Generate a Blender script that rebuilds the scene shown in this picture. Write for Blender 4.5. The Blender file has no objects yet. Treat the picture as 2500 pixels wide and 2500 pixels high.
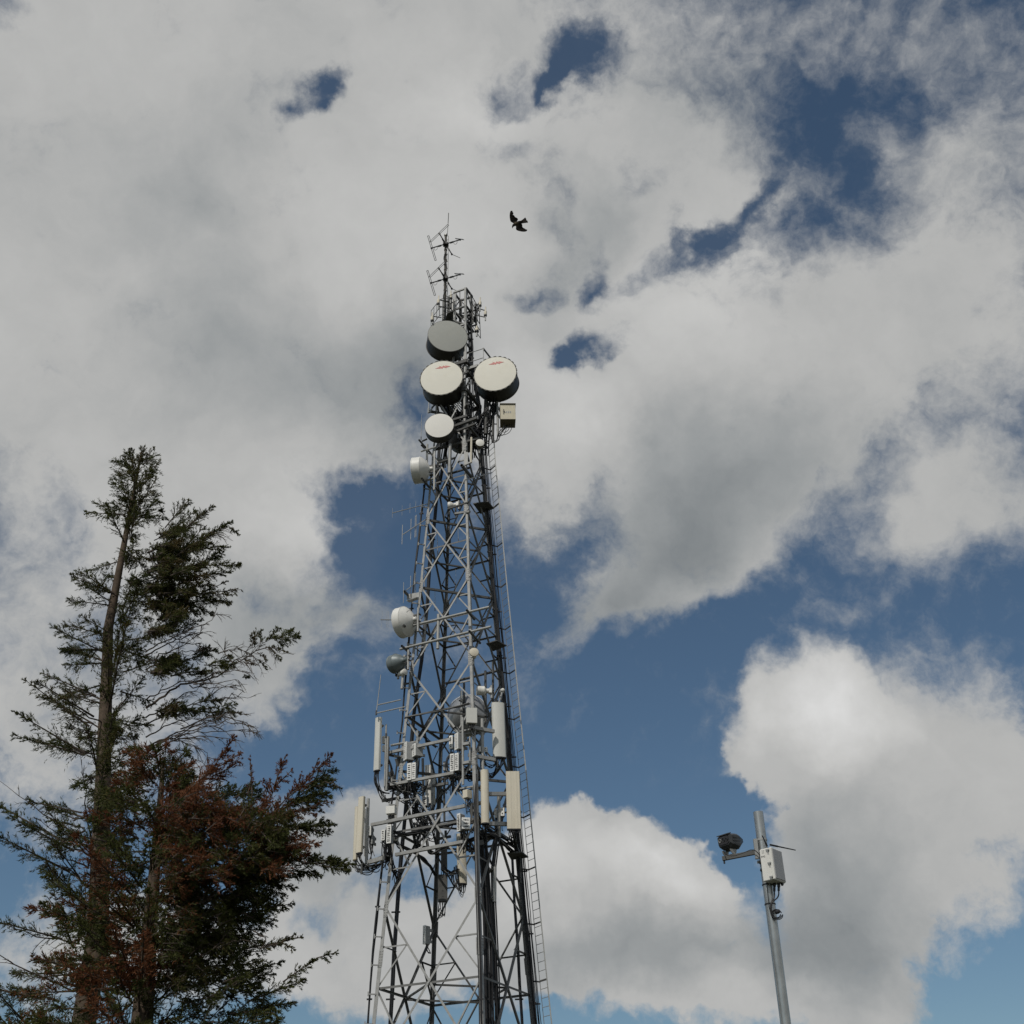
import bpy, math, random
import numpy as np
from mathutils import Vector as V, Matrix
from mathutils.geometry import tessellate_polygon
R = math.radians
rnd = random.Random(11)
sc = bpy.context.scene
COL = sc.collection

# ------------------------------------------------------------------ camera
F_PX, PITCH, EYE, ROLL = 2900.0, R(32), V((0, 0, 1.6)), R(1.7245)
_c, _s = math.cos(ROLL), math.sin(ROLL)
FW = V((0, math.cos(PITCH), math.sin(PITCH)))
_r0, _u0 = V((1, 0, 0)), V((0, -math.sin(PITCH), math.cos(PITCH)))
RT = _r0 * _c - _u0 * _s
UP = _r0 * _s + _u0 * _c
cam_d = bpy.data.cameras.new('camera')
cam = bpy.data.objects.new('camera', cam_d)
COL.objects.link(cam)
cam.matrix_world = Matrix(((RT.x, UP.x, -FW.x, EYE.x), (RT.y, UP.y, -FW.y, EYE.y), (RT.z, UP.z, -FW.z, EYE.z), (0, 0, 0, 1)))
cam_d.sensor_width = 36.0
cam_d.lens = 36.0 * F_PX / 2500.0
cam_d.clip_start, cam_d.clip_end = 0.1, 8000
sc.camera = cam
sc.view_settings.view_transform = 'Standard'
sc.view_settings.look = 'None'
sc.view_settings.exposure = 0.0
sc.view_settings.gamma = 1.0

def ray(px, py):
    return FW + RT * ((px - 1250) / F_PX) - UP * ((py - 1250) / F_PX)
def P(px, py, Y=None, z=None):
    d = ray(px, py)
    t = Y / d.y if Y is not None else (z - EYE.z) / d.z
    return EYE + d * t
def mpp(p):                       # metres per photo pixel at a point
    return (p - EYE).dot(FW) / F_PX

# ------------------------------------------------------------------ materials
def mat(name, col, rough=0.55, metal=0.0, var=0.12, scale=6.0, streak=0.0, spec=0.5, col2=None, amt=0.0, pscale=3.0, bump=0.0):
    m = bpy.data.materials.new(name); m.use_nodes = True
    nt = m.node_tree; N = nt.nodes; L = nt.links
    b = N['Principled BSDF']
    tc = N.new('ShaderNodeTexCoord')
    n1 = N.new('ShaderNodeTexNoise'); n1.inputs['Scale'].default_value = scale; n1.inputs['Detail'].default_value = 6
    L.new(tc.outputs['Object'], n1.inputs['Vector'])
    mr = N.new('ShaderNodeMapRange'); mr.inputs['To Min'].default_value = 1 - var; mr.inputs['To Max'].default_value = 1 + var
    mr.inputs['From Min'].default_value = .3; mr.inputs['From Max'].default_value = .7
    L.new(n1.outputs['Fac'], mr.inputs['Value'])
    mx = N.new('ShaderNodeMix'); mx.data_type = 'RGBA'; mx.blend_type = 'MULTIPLY'; mx.inputs['Factor'].default_value = 1
    mx.inputs[6].default_value = (*col, 1)
    L.new(mr.outputs['Result'], mx.inputs[7])
    out = mx.outputs[2]
    if col2:
        n2 = N.new('ShaderNodeTexNoise'); n2.inputs['Scale'].default_value = pscale; n2.inputs['Detail'].default_value = 8
        n2.inputs['Roughness'].default_value = .65
        if streak:
            mp = N.new('ShaderNodeMapping'); mp.inputs['Scale'].default_value = (1, 1, streak)
            L.new(tc.outputs['Object'], mp.inputs['Vector']); L.new(mp.outputs[0], n2.inputs['Vector'])
        else:
            L.new(tc.outputs['Object'], n2.inputs['Vector'])
        r2 = N.new('ShaderNodeMapRange'); r2.inputs['From Min'].default_value = .5; r2.inputs['From Max'].default_value = .75
        r2.inputs['To Max'].default_value = amt
        L.new(n2.outputs['Fac'], r2.inputs['Value'])
        m2 = N.new('ShaderNodeMix'); m2.data_type = 'RGBA'
        L.new(r2.outputs['Result'], m2.inputs['Factor']); L.new(out, m2.inputs[6]); m2.inputs[7].default_value = (*col2, 1)
        out = m2.outputs[2]
    L.new(out, b.inputs['Base Color'])
    b.inputs['Roughness'].default_value = rough; b.inputs['Metallic'].default_value = metal
    b.inputs['Specular IOR Level'].default_value = spec
    if bump:
        bp = N.new('ShaderNodeBump'); bp.inputs['Strength'].default_value = bump; bp.inputs['Distance'].default_value = .02
        L.new(n1.outputs['Fac'], bp.inputs['Height']); L.new(bp.outputs[0], b.inputs['Normal'])
    return m

M = dict(
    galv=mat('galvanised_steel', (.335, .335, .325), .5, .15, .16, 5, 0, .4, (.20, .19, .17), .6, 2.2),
    weath_shade=mat('weathered_shaded_steel', (.095, .095, .092), .6, .1, .2, 4, 0, .3, (.08, .075, .065), .7, 2),  # weathering plus the shade inside the tower, both put into the colour
    rust=mat('stained_mast_steel', (.09, .083, .07), .65, .1, .25, 9, .4, .3, (.035, .032, .028), .9, 3),
    pipe=mat('galvanised_pipe', (.37, .37, .355), .42, .25, .12, 7, .25, .5, (.25, .24, .22), .5, 3),
    shiny=mat('bare_aluminium', (.40, .41, .42), .38, .55, .1, 3),
    cable=mat('black_cable', (.016, .016, .018), .5, 0, .2, 4, 0, .35),
    gcable=mat('grey_cable', (.13, .13, .125), .5, 0, .2, 4, 0, .35),
    mid=mat('dull_shaded_steel', (.17, .17, .166), .58, .15, .2, 4, 0, .3, (.09, .085, .075), .7, 2),  # darker copy of the galvanised steel, with shade mixed into its colour
    black=mat('black_plastic', (.02, .02, .022), .45, 0, .2, 6),
    white=mat('white_plastic', (.74, .73, .69), .45, 0, .04, 3, .15, .4, (.5, .47, .4), .35, 2),
    panel=mat('pale_grey_radome', (.62, .62, .58), .5, 0, .03, 3, .12, .4, (.45, .43, .37), .35, 1.6),
    cream=mat('yellowed_cream_radome', (.66, .61, .50), .55, 0, .03, 3, .1, .35, (.5, .42, .3), .45, 1.6),
    dcream=mat('cream_dish_fabric', (.78, .755, .665), .6, 0, .02, 1.2, 0, .3, (.66, .62, .5), .4, .9),
    dwhite=mat('white_dish_cover', (.78, .76, .71), .55, 0, .02, 1.5, 0, .3, (.66, .64, .58), .3, 1.0),
    dgrey=mat('grey_dish_cover', (.40, .405, .375), .6, 0, .03, 1.2, 0, .3, (.34, .34, .30), .5, .9),
    shroud=mat('dark_shroud', (.055, .052, .046), .5, .1, .15, 2, 0, .45, (.02, .018, .013), .6, 1.5),
    rru=mat('radio_white', (.80, .795, .765), .45, 0, .08, 9, .2, .4, (.35, .34, .31), .4, 6),
    rgrey=mat('radio_grey', (.33, .335, .33), .5, .1, .1, 7, .2, .4, (.25, .25, .24), .4, 5),
    hole=mat('dark_opening', (.05, .05, .05), .8, 0, .1, 5),
    steelg=mat('blue_grey_paint', (.16, .19, .195), .45, .1, .08, 3, 0, .5, (.08, .09, .09), .5, 2),
    red=mat('faded_red_print', (.62, .22, .20), .6, 0, .15, 12),
    box=mat('beige_cabinet', (.60, .55, .42), .5, 0, .05, 4, .2, .4, (.35, .30, .2), .4, 3),
    boxbrown=mat('brown_shaded_side', (.17, .145, .09), .55, 0, .12, 4),  # shade under the cabinet painted as brown; also plain tan on small parts
    poleg=mat('galvanised_pole', (.40, .415, .41), .36, .8, .12, 9, .12, .5, (.25, .26, .26), .6, 6),
    camg=mat('camera_grey', (.055, .057, .06), .42, .1, .1, 8),
    lidg=mat('grey_lid', (.36, .36, .365), .5, 0, .02, 5),
    glass=mat('lens_glass', (.02, .02, .025), .08, 0, 0, 1),
    bark=mat('cypress_bark', (.10, .075, .055), .85, 0, .3, 14, .2, .2, (.05, .038, .028), .7, 8),
    twig=mat('bare_twig_bark', (.085, .068, .055), .85, 0, .3, 10, 0, .2),
)

# ------------------------------------------------------------------ mesh helpers
def basis(d, hint=None):
    d = d.normalized()
    h = hint or (V((0, 0, 1)) if abs(d.z) < .95 else V((1, 0, 0)))
    x = h - d * h.dot(d)
    if x.length < 1e-6: x = V((0, 1, 0)) - d * d.y
    x.normalize()
    return x, d.cross(x)

class MB:
    def __init__(s): s.v, s.f, s.m = [], [], []
    def add(s, vs, fs, mi=0):
        o = len(s.v); s.v += [V(q) for q in vs]
        for f in fs: s.f.append([i + o for i in f]); s.m.append(mi)
        return s
    def loft(s, rings, mi=0, cap=True, closed=True):
        n = len(rings[0]); o = len(s.v)
        for r in rings: s.v += [V(q) for q in r]
        for k in range(len(rings) - 1):
            for i in range(n if closed else n - 1):
                j = (i + 1) % n
                s.f.append([o + k * n + i, o + k * n + j, o + (k + 1) * n + j, o + (k + 1) * n + i]); s.m.append(mi)
        if cap:
            s.f.append([o + i for i in range(n)][::-1]); s.m.append(mi)
            e = o + (len(rings) - 1) * n
            s.f.append([e + i for i in range(n)]); s.m.append(mi)
        return s
    def tube(s, a, b, r, n=8, mi=0, r1=None, cap=True):
        x, y = basis(b - a); r1 = r if r1 is None else r1
        an = [2 * math.pi * i / n for i in range(n)]
        return s.loft([[a + (x * math.cos(t) + y * math.sin(t)) * r for t in an], [b + (x * math.cos(t) + y * math.sin(t)) * r1 for t in an]], mi, cap)
    def pipe(s, a, b, r, n=10, mi=0, mh=1):          # hollow-ended pipe
        s.tube(a, b, r, n, mi, cap=False)
        x, y = basis(b - a); d = (b - a).normalized(); an = [2 * math.pi * i / n for i in range(n)]
        for e, sg in ((a, 1), (b, -1)):
            def ring(rr, off): return [e + d * sg * off + (x * math.cos(t) + y * math.sin(t)) * rr for t in an]
            s.loft([ring(r, 0), ring(r * .82, 0)], mi, False)
            s.loft([ring(r * .82, 0), ring(r * .8, .12)], mh, False)
            o = len(s.v); s.v += ring(r * .8, .12); s.f.append(list(range(o, o + n))); s.m.append(mh)
        return s
    def path(s, pts, r, n=6, mi=0, rs=None):
        rings = []; k = len(pts); x = None
        for i, p in enumerate(pts):
            d = (pts[min(i + 1, k - 1)] - pts[max(i - 1, 0)]).normalized()
            x, y = basis(d, x)
            rr = rs[i] if rs else r
            rings.append([p + (x * math.cos(2 * math.pi * j / n) + y * math.sin(2 * math.pi * j / n)) * rr for j in range(n)])
        return s.loft(rings, mi, True)
    def bar(s, a, b, w, h, hint=None, mi=0):
        x, y = basis(b - a, hint)
        q = [(-w / 2, -h / 2), (w / 2, -h / 2), (w / 2, h / 2), (-w / 2, h / 2)]
        return s.loft([[e + x * u + y * t for u, t in q] for e in (a, b)], mi)
    def angle(s, a, b, leg, th, d1, d2, mi=0):       # L section, heel on the line a-b, flanges along d1 and d2
        prof = lambda e: [e, e + d1 * leg, e + d1 * leg + d2 * th, e + d1 * th + d2 * th, e + d1 * th + d2 * leg, e + d2 * leg]
        return s.loft([prof(a), prof(b)], mi)
    def prism(s, prof, a, b, x, y, mi=0):
        return s.loft([[e + x * u + y * t for u, t in prof] for e in (a, b)], mi)
    def rbox(s, c, x, y, z, w, d, h, bev=.01, mi=0):  # box with chamfered edges all round; x,y,z unit axes
        w2, d2, h2 = w / 2, d / 2, h / 2
        def rg(dw, dz): 
            a, b, e = w2 - dw, d2 - dw, bev * .6
            pr = [(-a + e, -b), (a - e, -b), (a, -b + e), (a, b - e), (a - e, b), (-a + e, b), (-a, b - e), (-a, -b + e)]
            return [c + x * u + y * t + z * dz for u, t in pr]
        return s.loft([rg(bev, -h2), rg(0, -h2 + bev), rg(0, h2 - bev), rg(bev, h2)], mi)
    def lathe(s, prof, c, ax, n=32, mi=0, hint=None):
        x, y = basis(ax, hint); ax = ax.normalized()
        rings = [[c + ax * h + (x * math.cos(2 * math.pi * i / n) + y * math.sin(2 * math.pi * i / n)) * r for i in range(n)] for r, h in prof]
        return s.loft(rings, mi, True)
    def build(s, name, m, parent=None, smooth=True, ang=38):
        me = bpy.data.meshes.new(name)
        o0 = parent.location if parent and parent.type == 'EMPTY' else (V(parent['org']) if parent else V((0, 0, 0)))
        me.from_pydata([tuple(q - o0) for q in s.v], [], s.f); me.update()
        for k in (m if isinstance(m, (list, tuple)) else [m]): me.materials.append(k)
        me.polygons.foreach_set('material_index', s.m)
        if smooth:
            me.shade_smooth(); me.set_sharp_from_angle(angle=R(ang))
        o = bpy.data.objects.new(name, me); COL.objects.link(o)
        if parent:
            o.parent = parent; o['org'] = tuple(o0)
        else:
            o['org'] = (0, 0, 0)
        return o

def thing(name, loc, label, cat, group=None):
    o = bpy.data.objects.new(name, None); o.empty_display_size = .2
    COL.objects.link(o); o.location = loc; o['label'] = label; o['category'] = cat
    if group: o['group'] = group
    return o
def tag(o, label, cat, group=None, kind=None):
    if label: o['label'] = label
    if cat: o['category'] = cat
    if group: o['group'] = group
    if kind: o['kind'] = kind
    return o
def bez(a, b, c, d, n=12):
    return [a * (1 - t) ** 3 + b * 3 * t * (1 - t) ** 2 + c * 3 * t * t * (1 - t) + d * t ** 3 for t in (i / n for i in range(n + 1))]
def azdir(az):     # facing: 0 = towards the photographer, positive = to the right
    return V((math.sin(R(az)), -math.cos(R(az)), 0))
Z = V((0, 0, 1))

# ------------------------------------------------------------------ light
SUN_EL, SUN_AZ = R(48), R(-28)
sdir = V((math.sin(SUN_AZ) * math.cos(SUN_EL), -math.cos(SUN_AZ) * math.cos(SUN_EL), math.sin(SUN_EL)))
sl = bpy.data.lights.new('sun', 'SUN'); sl.energy = 2.3; sl.angle = R(.5); sl.color = (1, .955, .88)
so = bpy.data.objects.new('sun', sl); COL.objects.link(so)
so.rotation_euler = (-sdir).to_track_quat('-Z', 'Y').to_euler(); so.location = sdir * 100

# ------------------------------------------------------------------ sky with clouds (world)
wd = bpy.data.worlds.new('World'); sc.world = wd; wd.use_nodes = True
nt = wd.node_tree; N, L = nt.nodes, nt.links
N.clear()
out = N.new('ShaderNodeOutputWorld'); bg = N.new('ShaderNodeBackground'); bg.inputs['Strength'].default_value = .1
L.new(bg.outputs[0], out.inputs['Surface'])
sky = N.new('ShaderNodeTexSky'); sky.sky_type = 'NISHITA'; sky.sun_disc = False
sky.sun_elevation = SUN_EL; sky.sun_rotation = math.atan2(sdir.x, sdir.y) % (2 * math.pi)
sky.air_density = 1.0; sky.dust_density = .3; sky.ozone_density = 2.0
tc = N.new('ShaderNodeTexCoord')
def vm(op, a, b=None, c=None):
    n = N.new('ShaderNodeVectorMath'); n.operation = op
    for i, q in enumerate((a, b, c)):
        if q is None: continue
        if isinstance(q, (tuple, V)): n.inputs[i].default_value = tuple(q)
        else: L.new(q, n.inputs[i])
    return n.outputs[0]
def ma(op, a, b=None, c=None, clamp=False):
    n = N.new('ShaderNodeMath'); n.operation = op; n.use_clamp = clamp
    for i, q in enumerate((a, b, c)):
        if q is None: continue
        if isinstance(q, (int, float)): n.inputs[i].default_value = q
        else: L.new(q, n.inputs[i])
    return n.outputs[0]
def noise(vec, scale, det=6, rough=.55, lac=2.0, w=0.0):
    n = N.new('ShaderNodeTexNoise'); n.noise_dimensions = '3D'
    n.inputs['Scale'].default_value = scale; n.inputs['Detail'].default_value = det; n.inputs['Roughness'].default_value = rough
    n.inputs['Lacunarity'].default_value = lac; n.inputs['Distortion'].default_value = w
    L.new(vec, n.inputs['Vector']); return n.outputs
def ramp(val, lo, hi, a=0., b=1., kind='SMOOTHERSTEP'):
    n = N.new('ShaderNodeMapRange'); n.interpolation_type = kind
    for k, q in (('From Min', lo), ('From Max', hi), ('To Min', a), ('To Max', b)):
        if isinstance(q, (int, float)): n.inputs[k].default_value = q
        else: L.new(q, n.inputs[k])
    L.new(val, n.inputs['Value']); return n.outputs['Result']
def rgb(fac, c1, c2):
    n = N.new('ShaderNodeMix'); n.data_type = 'RGBA'
    if isinstance(fac, (int, float)): n.inputs['Factor'].default_value = fac
    else: L.new(fac, n.inputs['Factor'])
    for i, q in ((6, c1), (7, c2)):
        if isinstance(q, tuple): n.inputs[i].default_value = (*q, 1)
        else: L.new(q, n.inputs[i])
    return n.outputs[2]
dirn = vm('NORMALIZE', tc.outputs['Generated'])
nz1 = noise(dirn, 9, 5, .55)
nz2 = noise(dirn, 34, 5, .6)
warp1 = vm('MULTIPLY', vm('SUBTRACT', nz1[1], (.5, .5, .5)), (.11, .11, .11))
warp2 = vm('MULTIPLY', vm('SUBTRACT', nz2[1], (.5, .5, .5)), (.035, .035, .035))
dw = vm('ADD', vm('ADD', dirn, warp1), warp2)

def blob(acc, vec, px, py, rx, ry, ang, w):
    d0 = ray(px, py).normalized()
    ca, sa = math.cos(R(ang)), math.sin(R(ang))
    ex = ray(px + rx * ca, py - rx * sa).normalized() - d0
    ey = ray(px + ry * sa, py + ry * ca).normalized() - d0
    sx, sy = ex.length, ey.length
    e1 = (ex / sx); e3 = d0; e1 = (e1 - e3 * e1.dot(e3)).normalized(); e2 = e3.cross(e1)
    rot = Matrix(((e1.x, e2.x, e3.x), (e1.y, e2.y, e3.y), (e1.z, e2.z, e3.z))).to_euler()
    mp = N.new('ShaderNodeMapping'); mp.vector_type = 'TEXTURE'
    mp.inputs['Location'].default_value = tuple(d0); mp.inputs['Rotation'].default_value = tuple(rot)
    mp.inputs['Scale'].default_value = (sx, sy, .8)
    L.new(vec, mp.inputs['Vector'])
    g = N.new('ShaderNodeTexGradient'); g.gradient_type = 'SPHERICAL'
    L.new(mp.outputs[0], g.inputs[0])
    return ma('MULTIPLY_ADD', g.outputs['Fac'], w, acc)
# cloud masses: centre and radii (as seen in the photo), tilt, weight
CLOUD = [
    (620, 560, 900, 760, 0, 2.2), (1000, 420, 600, 500, 0, 1.2), (1560, 420, 520, 330, 0, 1.6), (1250, 760, 420, 420, 0, 1.2),
    (1560, 880, 560, 330, 10, 1.6), (1940, 880, 420, 330, 0, 1.4), (1780, 1110, 520, 290, 12, 1.6), (1360, 1150, 270, 280, 35, 1.2),
    (620, 1180, 420, 430, 0, 1.5), (770, 1300, 210, 260, 0, 1.1), (1590, 1330, 330, 230, 15, 1.5), (1780, 1340, 260, 140, 25, 1.0),
    (1470, 1510, 190, 110, 30, 1.15), (1610, 1480, 120, 110, 20, .8), 
    (690, 1520, 330, 200, 50, 1.3), (700, 1650, 190, 70, 55, .6), (885, 1520, 170, 110, 30, .85), (560, 1400, 300, 240, 0, 1.1),
    (1990, 1780, 230, 260, 0, 2.4), (2080, 1980, 260, 330, 0, 2.0), (1860, 1860, 120, 70, 15, .9), (2060, 2260, 260, 300, 0, 1.6), (2300, 1900, 400, 450, 0, 1.6),
    (1400, 2120, 230, 210, -15, 2.3), (1570, 2090, 230, 140, -25, 1.5), (1700, 2250, 260, 200, -35, 1.7), (1480, 2300, 420, 210, 0, 1.6), (1900, 2420, 400, 180, 0, 1.1),
    (1100, 2300, 460, 240, 12, 1.5), (800, 2290, 300, 150, 25, 1.1), (860, 1980, 170, 130, 45, .85), (800, 2120, 270, 150, 20, 1.0), (720, 2020, 170, 200, 40, .7), (1010, 2010, 170, 120, 10, .6),
    (1740, 1750, 120, 80, 30, .30), (1880, 1700, 90, 90, 0, .30), (1900, 1930, 110, 60, 30, .33), (2050, 1480, 120, 60, 20, .3),
    (200, 700, 700, 900, 0, 1.5), (150, 1700, 500, 500, 0, 1.0), (2350, 700, 400, 700, 0, 1.2), (1250, 60, 1500, 170, 0, .8), (300, 2350, 500, 250, 0, .9), (2350, 1250, 330, 200, 0, .9),
]
HOLES = [
    (785, 212, 75, 100, -25, 1.25), (1425, 145, 160, 110, 5, 1.25), (1330, 215, 150, 50, 15, .8), (1200, 215, 110, 60, 30, .55), (1840, 465, 270, 60, 34, 1.02), (1730, 580, 120, 70, 20, .85),
    (2110, 410, 90, 180, -12, 1.05), (1985, 495, 90, 60, 20, .95), (1345, 705, 90, 70, 20, .86), (1475, 710, 60, 100, -20, .8), (1440, 865, 135, 58, 28, 1.0), (1395, 915, 50, 70, 0, .75),
    (1010, 970, 110, 110, 0, .9), (860, 1185, 190, 80, -10, .9), (980, 1320, 270, 250, 0, 1.25), (1320, 1440, 100, 150, 0, .9), (900, 1300, 130, 150, 0, .7), (1430, 1230, 120, 60, 45, .42), (1380, 1340, 190, 110, 10, .9), (900, 1450, 130, 60, 20, .5), (640, 1480, 110, 90, 0, .5), (800, 1560, 90, 120, -40, .5), (1250, 330, 200, 60, 10, .38), (1480, 300, 160, 60, -20, .3), (1330, 520, 90, 80, 0, .2), (1610, 640, 160, 60, 30, .4), (1760, 620, 130, 60, 20, .45),
    (1410, 600, 110, 110, 0, .30), (1465, 640, 50, 130, 0, .38), (1560, 420, 80, 60, 0, .3), (1390, 380, 120, 60, 0, .28), (1380, 450, 90, 40, 0, .25),
    (770, 2230, 160, 55, 28, .8), (920, 2110, 120, 60, 30, .7), (1850, 2210, 90, 170, 20, 1.0), (1890, 2100, 70, 70, 0, .6),
]
acc = 0.0
for b in CLOUD: acc = blob(acc, dw, *b)
hacc = 0.0
for b in HOLES: hacc = blob(hacc, dw, *b)
field = acc
# the rest of the sky dome, behind the photographer, has broken cloud of its own
dp = N.new('ShaderNodeVectorMath'); dp.operation = 'DOT_PRODUCT'; L.new(dirn, dp.inputs[0]); dp.inputs[1].default_value = tuple(FW)
bk = ramp(dp.outputs['Value'], .72, .45)
big = noise(dirn, 2.6, 4, .5)
fieldb = ma('MULTIPLY', bk, ramp(big[0], .42, .6, 0, 1.3))
field = ma('ADD', field, fieldb)
fb = noise(vm('ADD', dirn, warp1), 16, 9, .62)
fb2 = noise(vm('ADD', dirn, warp2), 60, 7, .62)
fbm = ma('ADD', ma('MULTIPLY', ma('SUBTRACT', fb[0], .5), 1.5), ma('MULTIPLY', ma('SUBTRACT', fb2[0], .5), .55))
sep = N.new('ShaderNodeSeparateXYZ'); L.new(dirn, sep.inputs[0])
low = ramp(sep.outputs[2], .44, .28)          # low heaped clouds have crisp edges, the high sheet frays out
d_hi = ma('ADD', ma('MINIMUM', ma('MULTIPLY', field, .62), 1.0), ma('MULTIPLY', fbm, .58))
d_lo = ma('ADD', ma('MINIMUM', ma('MULTIPLY', field, .9), 1.0), ma('MULTIPLY', fbm, .7))
a_hi = ramp(d_hi, .0, .62, 0, 1, 'SMOOTHSTEP')
a_lo = ramp(d_lo, .16, .60, 0, 1, 'SMOOTHSTEP')
alpha = ma('ADD', ma('MULTIPLY', a_hi, ma('SUBTRACT', 1.0, low)), ma('MULTIPLY', a_lo, low))
hole = ramp(ma('ADD', ma('MINIMUM', hacc, 1.1), ma('MULTIPLY', fbm, -.9)), .10, 1.0, 0, .97, 'SMOOTHSTEP')
alpha = ma('MULTIPLY', alpha, ma('SUBTRACT', 1.0, hole))
# brightness: thick parts shade themselves, broad lit and shaded areas
SH = [(1750, 1180, 520, 260, 12, -.65), (1560, 1390, 330, 200, 10, -.55), (1480, 1520, 220, 130, 0, -.5), (1350, 2330, 420, 160, 0, -.4), (1700, 2330, 330, 120, 0, -.4), (2060, 2230, 300, 360, 0, -.7), (1970, 2330, 250, 170, 0, -.25),
      (600, 860, 420, 260, 0, -.35), (1000, 900, 260, 260, 0, -.6), (1400, 640, 160, 330, 0, -.4), (480, 480, 260, 330, 0, -.3), (1500, 520, 200, 130, 0, -.25), (1800, 240, 400, 160, 0, -.35), (900, 1530, 200, 130, 0, -.5), (650, 1600, 260, 240, 0, -.45), (760, 2080, 300, 230, 0, -.45), (700, 1450, 200, 120, 0, -.3),
      (1380, 1050, 230, 230, 20, .4), (760, 1280, 240, 180, 10, .45), (2010, 1730, 230, 200, 0, .95), (1600, 2110, 190, 110, -20, .7), (1330, 2080, 230, 140, 0, .45), (1060, 480, 420, 420, 0, .25), (1700, 760, 360, 170, 0, .35), (1150, 260, 240, 130, 0, .35), (1830, 600, 300, 160, 10, .2), (1400, 2200, 300, 150, 0, .2), (1100, 2270, 260, 130, 0, .15)]
shd = 0.0
for b in SH: shd = blob(shd, dw, *b)
nzs = noise(vm('ADD', dirn, warp1), 11, 6, .55)
sh2 = ma('ADD', shd, ma('MULTIPLY', ma('SUBTRACT', nzs[0], .5), .62))
sh2 = ma('ADD', sh2, ma('MULTIPLY', fbm, .17))
k = ramp(sh2, -1.0, 1.0, 0, 1, 'LINEAR')
K = 10.0
cr = N.new('ShaderNodeValToRGB'); L.new(k, cr.inputs[0])
el = cr.color_ramp.elements
el[0].position, el[0].color = 0.0, (.155 , .175, .19, 1)
el[1].position, el[1].color = 1.0, (.71, .71, .705, 1)
for pos, c in ((.3, (.315, .33, .335)), (.5, (.45, .453, .447)), (.7, (.55, .55, .54))):
    e = el.new(pos); e.color = (*c, 1)
ccol = vm('MULTIPLY', cr.outputs[0], (K, K, K))
skyc = vm('ADD', vm('MULTIPLY', sky.outputs[0], (.47, .53, .535)), (.07, .105, .135))
final = rgb(alpha, skyc, ccol)
L.new(final, bg.inputs['Color'])
wd.cycles.sampling_method = 'MANUAL'; wd.cycles.sample_map_resolution = 512
# ------------------------------------------------------------------ ground
g = MB()
n = 40
xs = [-3000 + 6000 * i / n for i in range(n + 1)]
g.v = [V((x, y, 0)) for y in xs for x in xs]
g.f = [[j * (n + 1) + i, j * (n + 1) + i + 1, (j + 1) * (n + 1) + i + 1, (j + 1) * (n + 1) + i] for j in range(n) for i in range(n)]
g.m = [0] * len(g.f)
grass = mat('rough_grass', (.06, .062, .042), .9, 0, .35, .6, 0, .2, (.085, .075, .055), .7, .15)
tag(g.build('ground', grass, None, False), 'rough grass field below the mast', 'ground', kind='structure')

# ------------------------------------------------------------------ lattice tower
CX, CY, PHI = -2.8646, 52.0, .36865
ZN = [0, 6, 12, 20, 30, 38, 41.2, 43.6, 49.25]
RN = [4.5, 3.75, 3.29, 2.685, 1.896, 1.358, 1.25, .60, .56]
XO = [-.1, -.08, -.07, -.03, .03, .05, .08, .33, .40]
def interp(z, T):
    for i in range(len(ZN) - 1):
        if z <= ZN[i + 1]:
            t = (z - ZN[i]) / (ZN[i + 1] - ZN[i]); return T[i] + (T[i + 1] - T[i]) * t
    return T[-1]
OFF = {'F': V((math.sin(PHI), -math.cos(PHI), 0)), 'R': V((math.cos(PHI), math.sin(PHI), 0)),
       'L': V((-math.cos(PHI), -math.sin(PHI), 0)), 'B': V((-math.sin(PHI), math.cos(PHI), 0))}
def leg(k, z, extra=0):
    r = interp(z, RN) + extra
    return V((CX + interp(z, XO), CY, z)) + OFF[k] * r
def zleg(k, py):
    lo, hi = 2., 60.
    for _ in range(36):
        m = (lo + hi) / 2; q = leg(k, m) - EYE
        if 1250 - F_PX * q.dot(UP) / q.dot(FW) > py: lo = m
        else: hi = m
    return lo
tower = thing('lattice_tower', (CX, CY, 0), 'tall four-legged grey steel lattice tower carrying all the dishes and antennas', 'tower')
NB = {'F': ('L', 'R'), 'R': ('F', 'B'), 'B': ('R', 'L'), 'L': ('B', 'F')}
for k in 'FRLB':
    b = MB()
    for i in range(len(ZN) - 1):
        a, c = leg(k, ZN[i]), leg(k, ZN[i + 1])
        d1 = (OFF[NB[k][0]] - OFF[k]).normalized(); d2 = (OFF[NB[k][1]] - OFF[k]).normalized()
        w = .172 - .0018 * ZN[i] if ZN[i] < 43 else .13
        b.angle(a, c, w, .022, d1, d2)
    for z in (6, 12, 14, 20, 24.9, 29.5, 33.45, 37.5, 41.2):      # bolted splice plates with bolt heads
        for d in (d1, d2):
            nn = d1.cross(d2).normalized()
            up = (leg(k, z + .3) - leg(k, z - .3)).normalized()
            q = leg(k, z); outn = -(d2 if d is d1 else d1)
            b.prism([(.012, -.34), (.2, -.34), (.2, .34), (.012, .34)], q + outn * .004, q + outn * .018, d, up)
            for s in (-.27, -.16, -.05, .06, .17, .28):
                for u in (.06, .15):
                    c = q + d * u + up * s
                    b.tube(c + outn * .018, c + outn * .04, .016, 6)
    b.build('leg', M['galv'] if k in 'FL' else M['mid'], tower)  # right and back legs get the steel with shade in its colour
FACES = [('L', 'F'), ('F', 'R'), ('R', 'B'), ('B', 'L')]
BAY = [0, 7.2, 14.05, 20.08, 24.91, 29.5, 33.45, 37.5, 41.2]
stuffb = MB()
def member(name, a, b_, w, nrm, m, off=0., into=None):
    t = (b_ - a).normalized(); side = t.cross(nrm).normalized()
    mb = into or MB()
    mb.angle(a + nrm * off, b_ + nrm * off, w, .010, side, -nrm)
    if not into: mb.build(name, m, tower)
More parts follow.
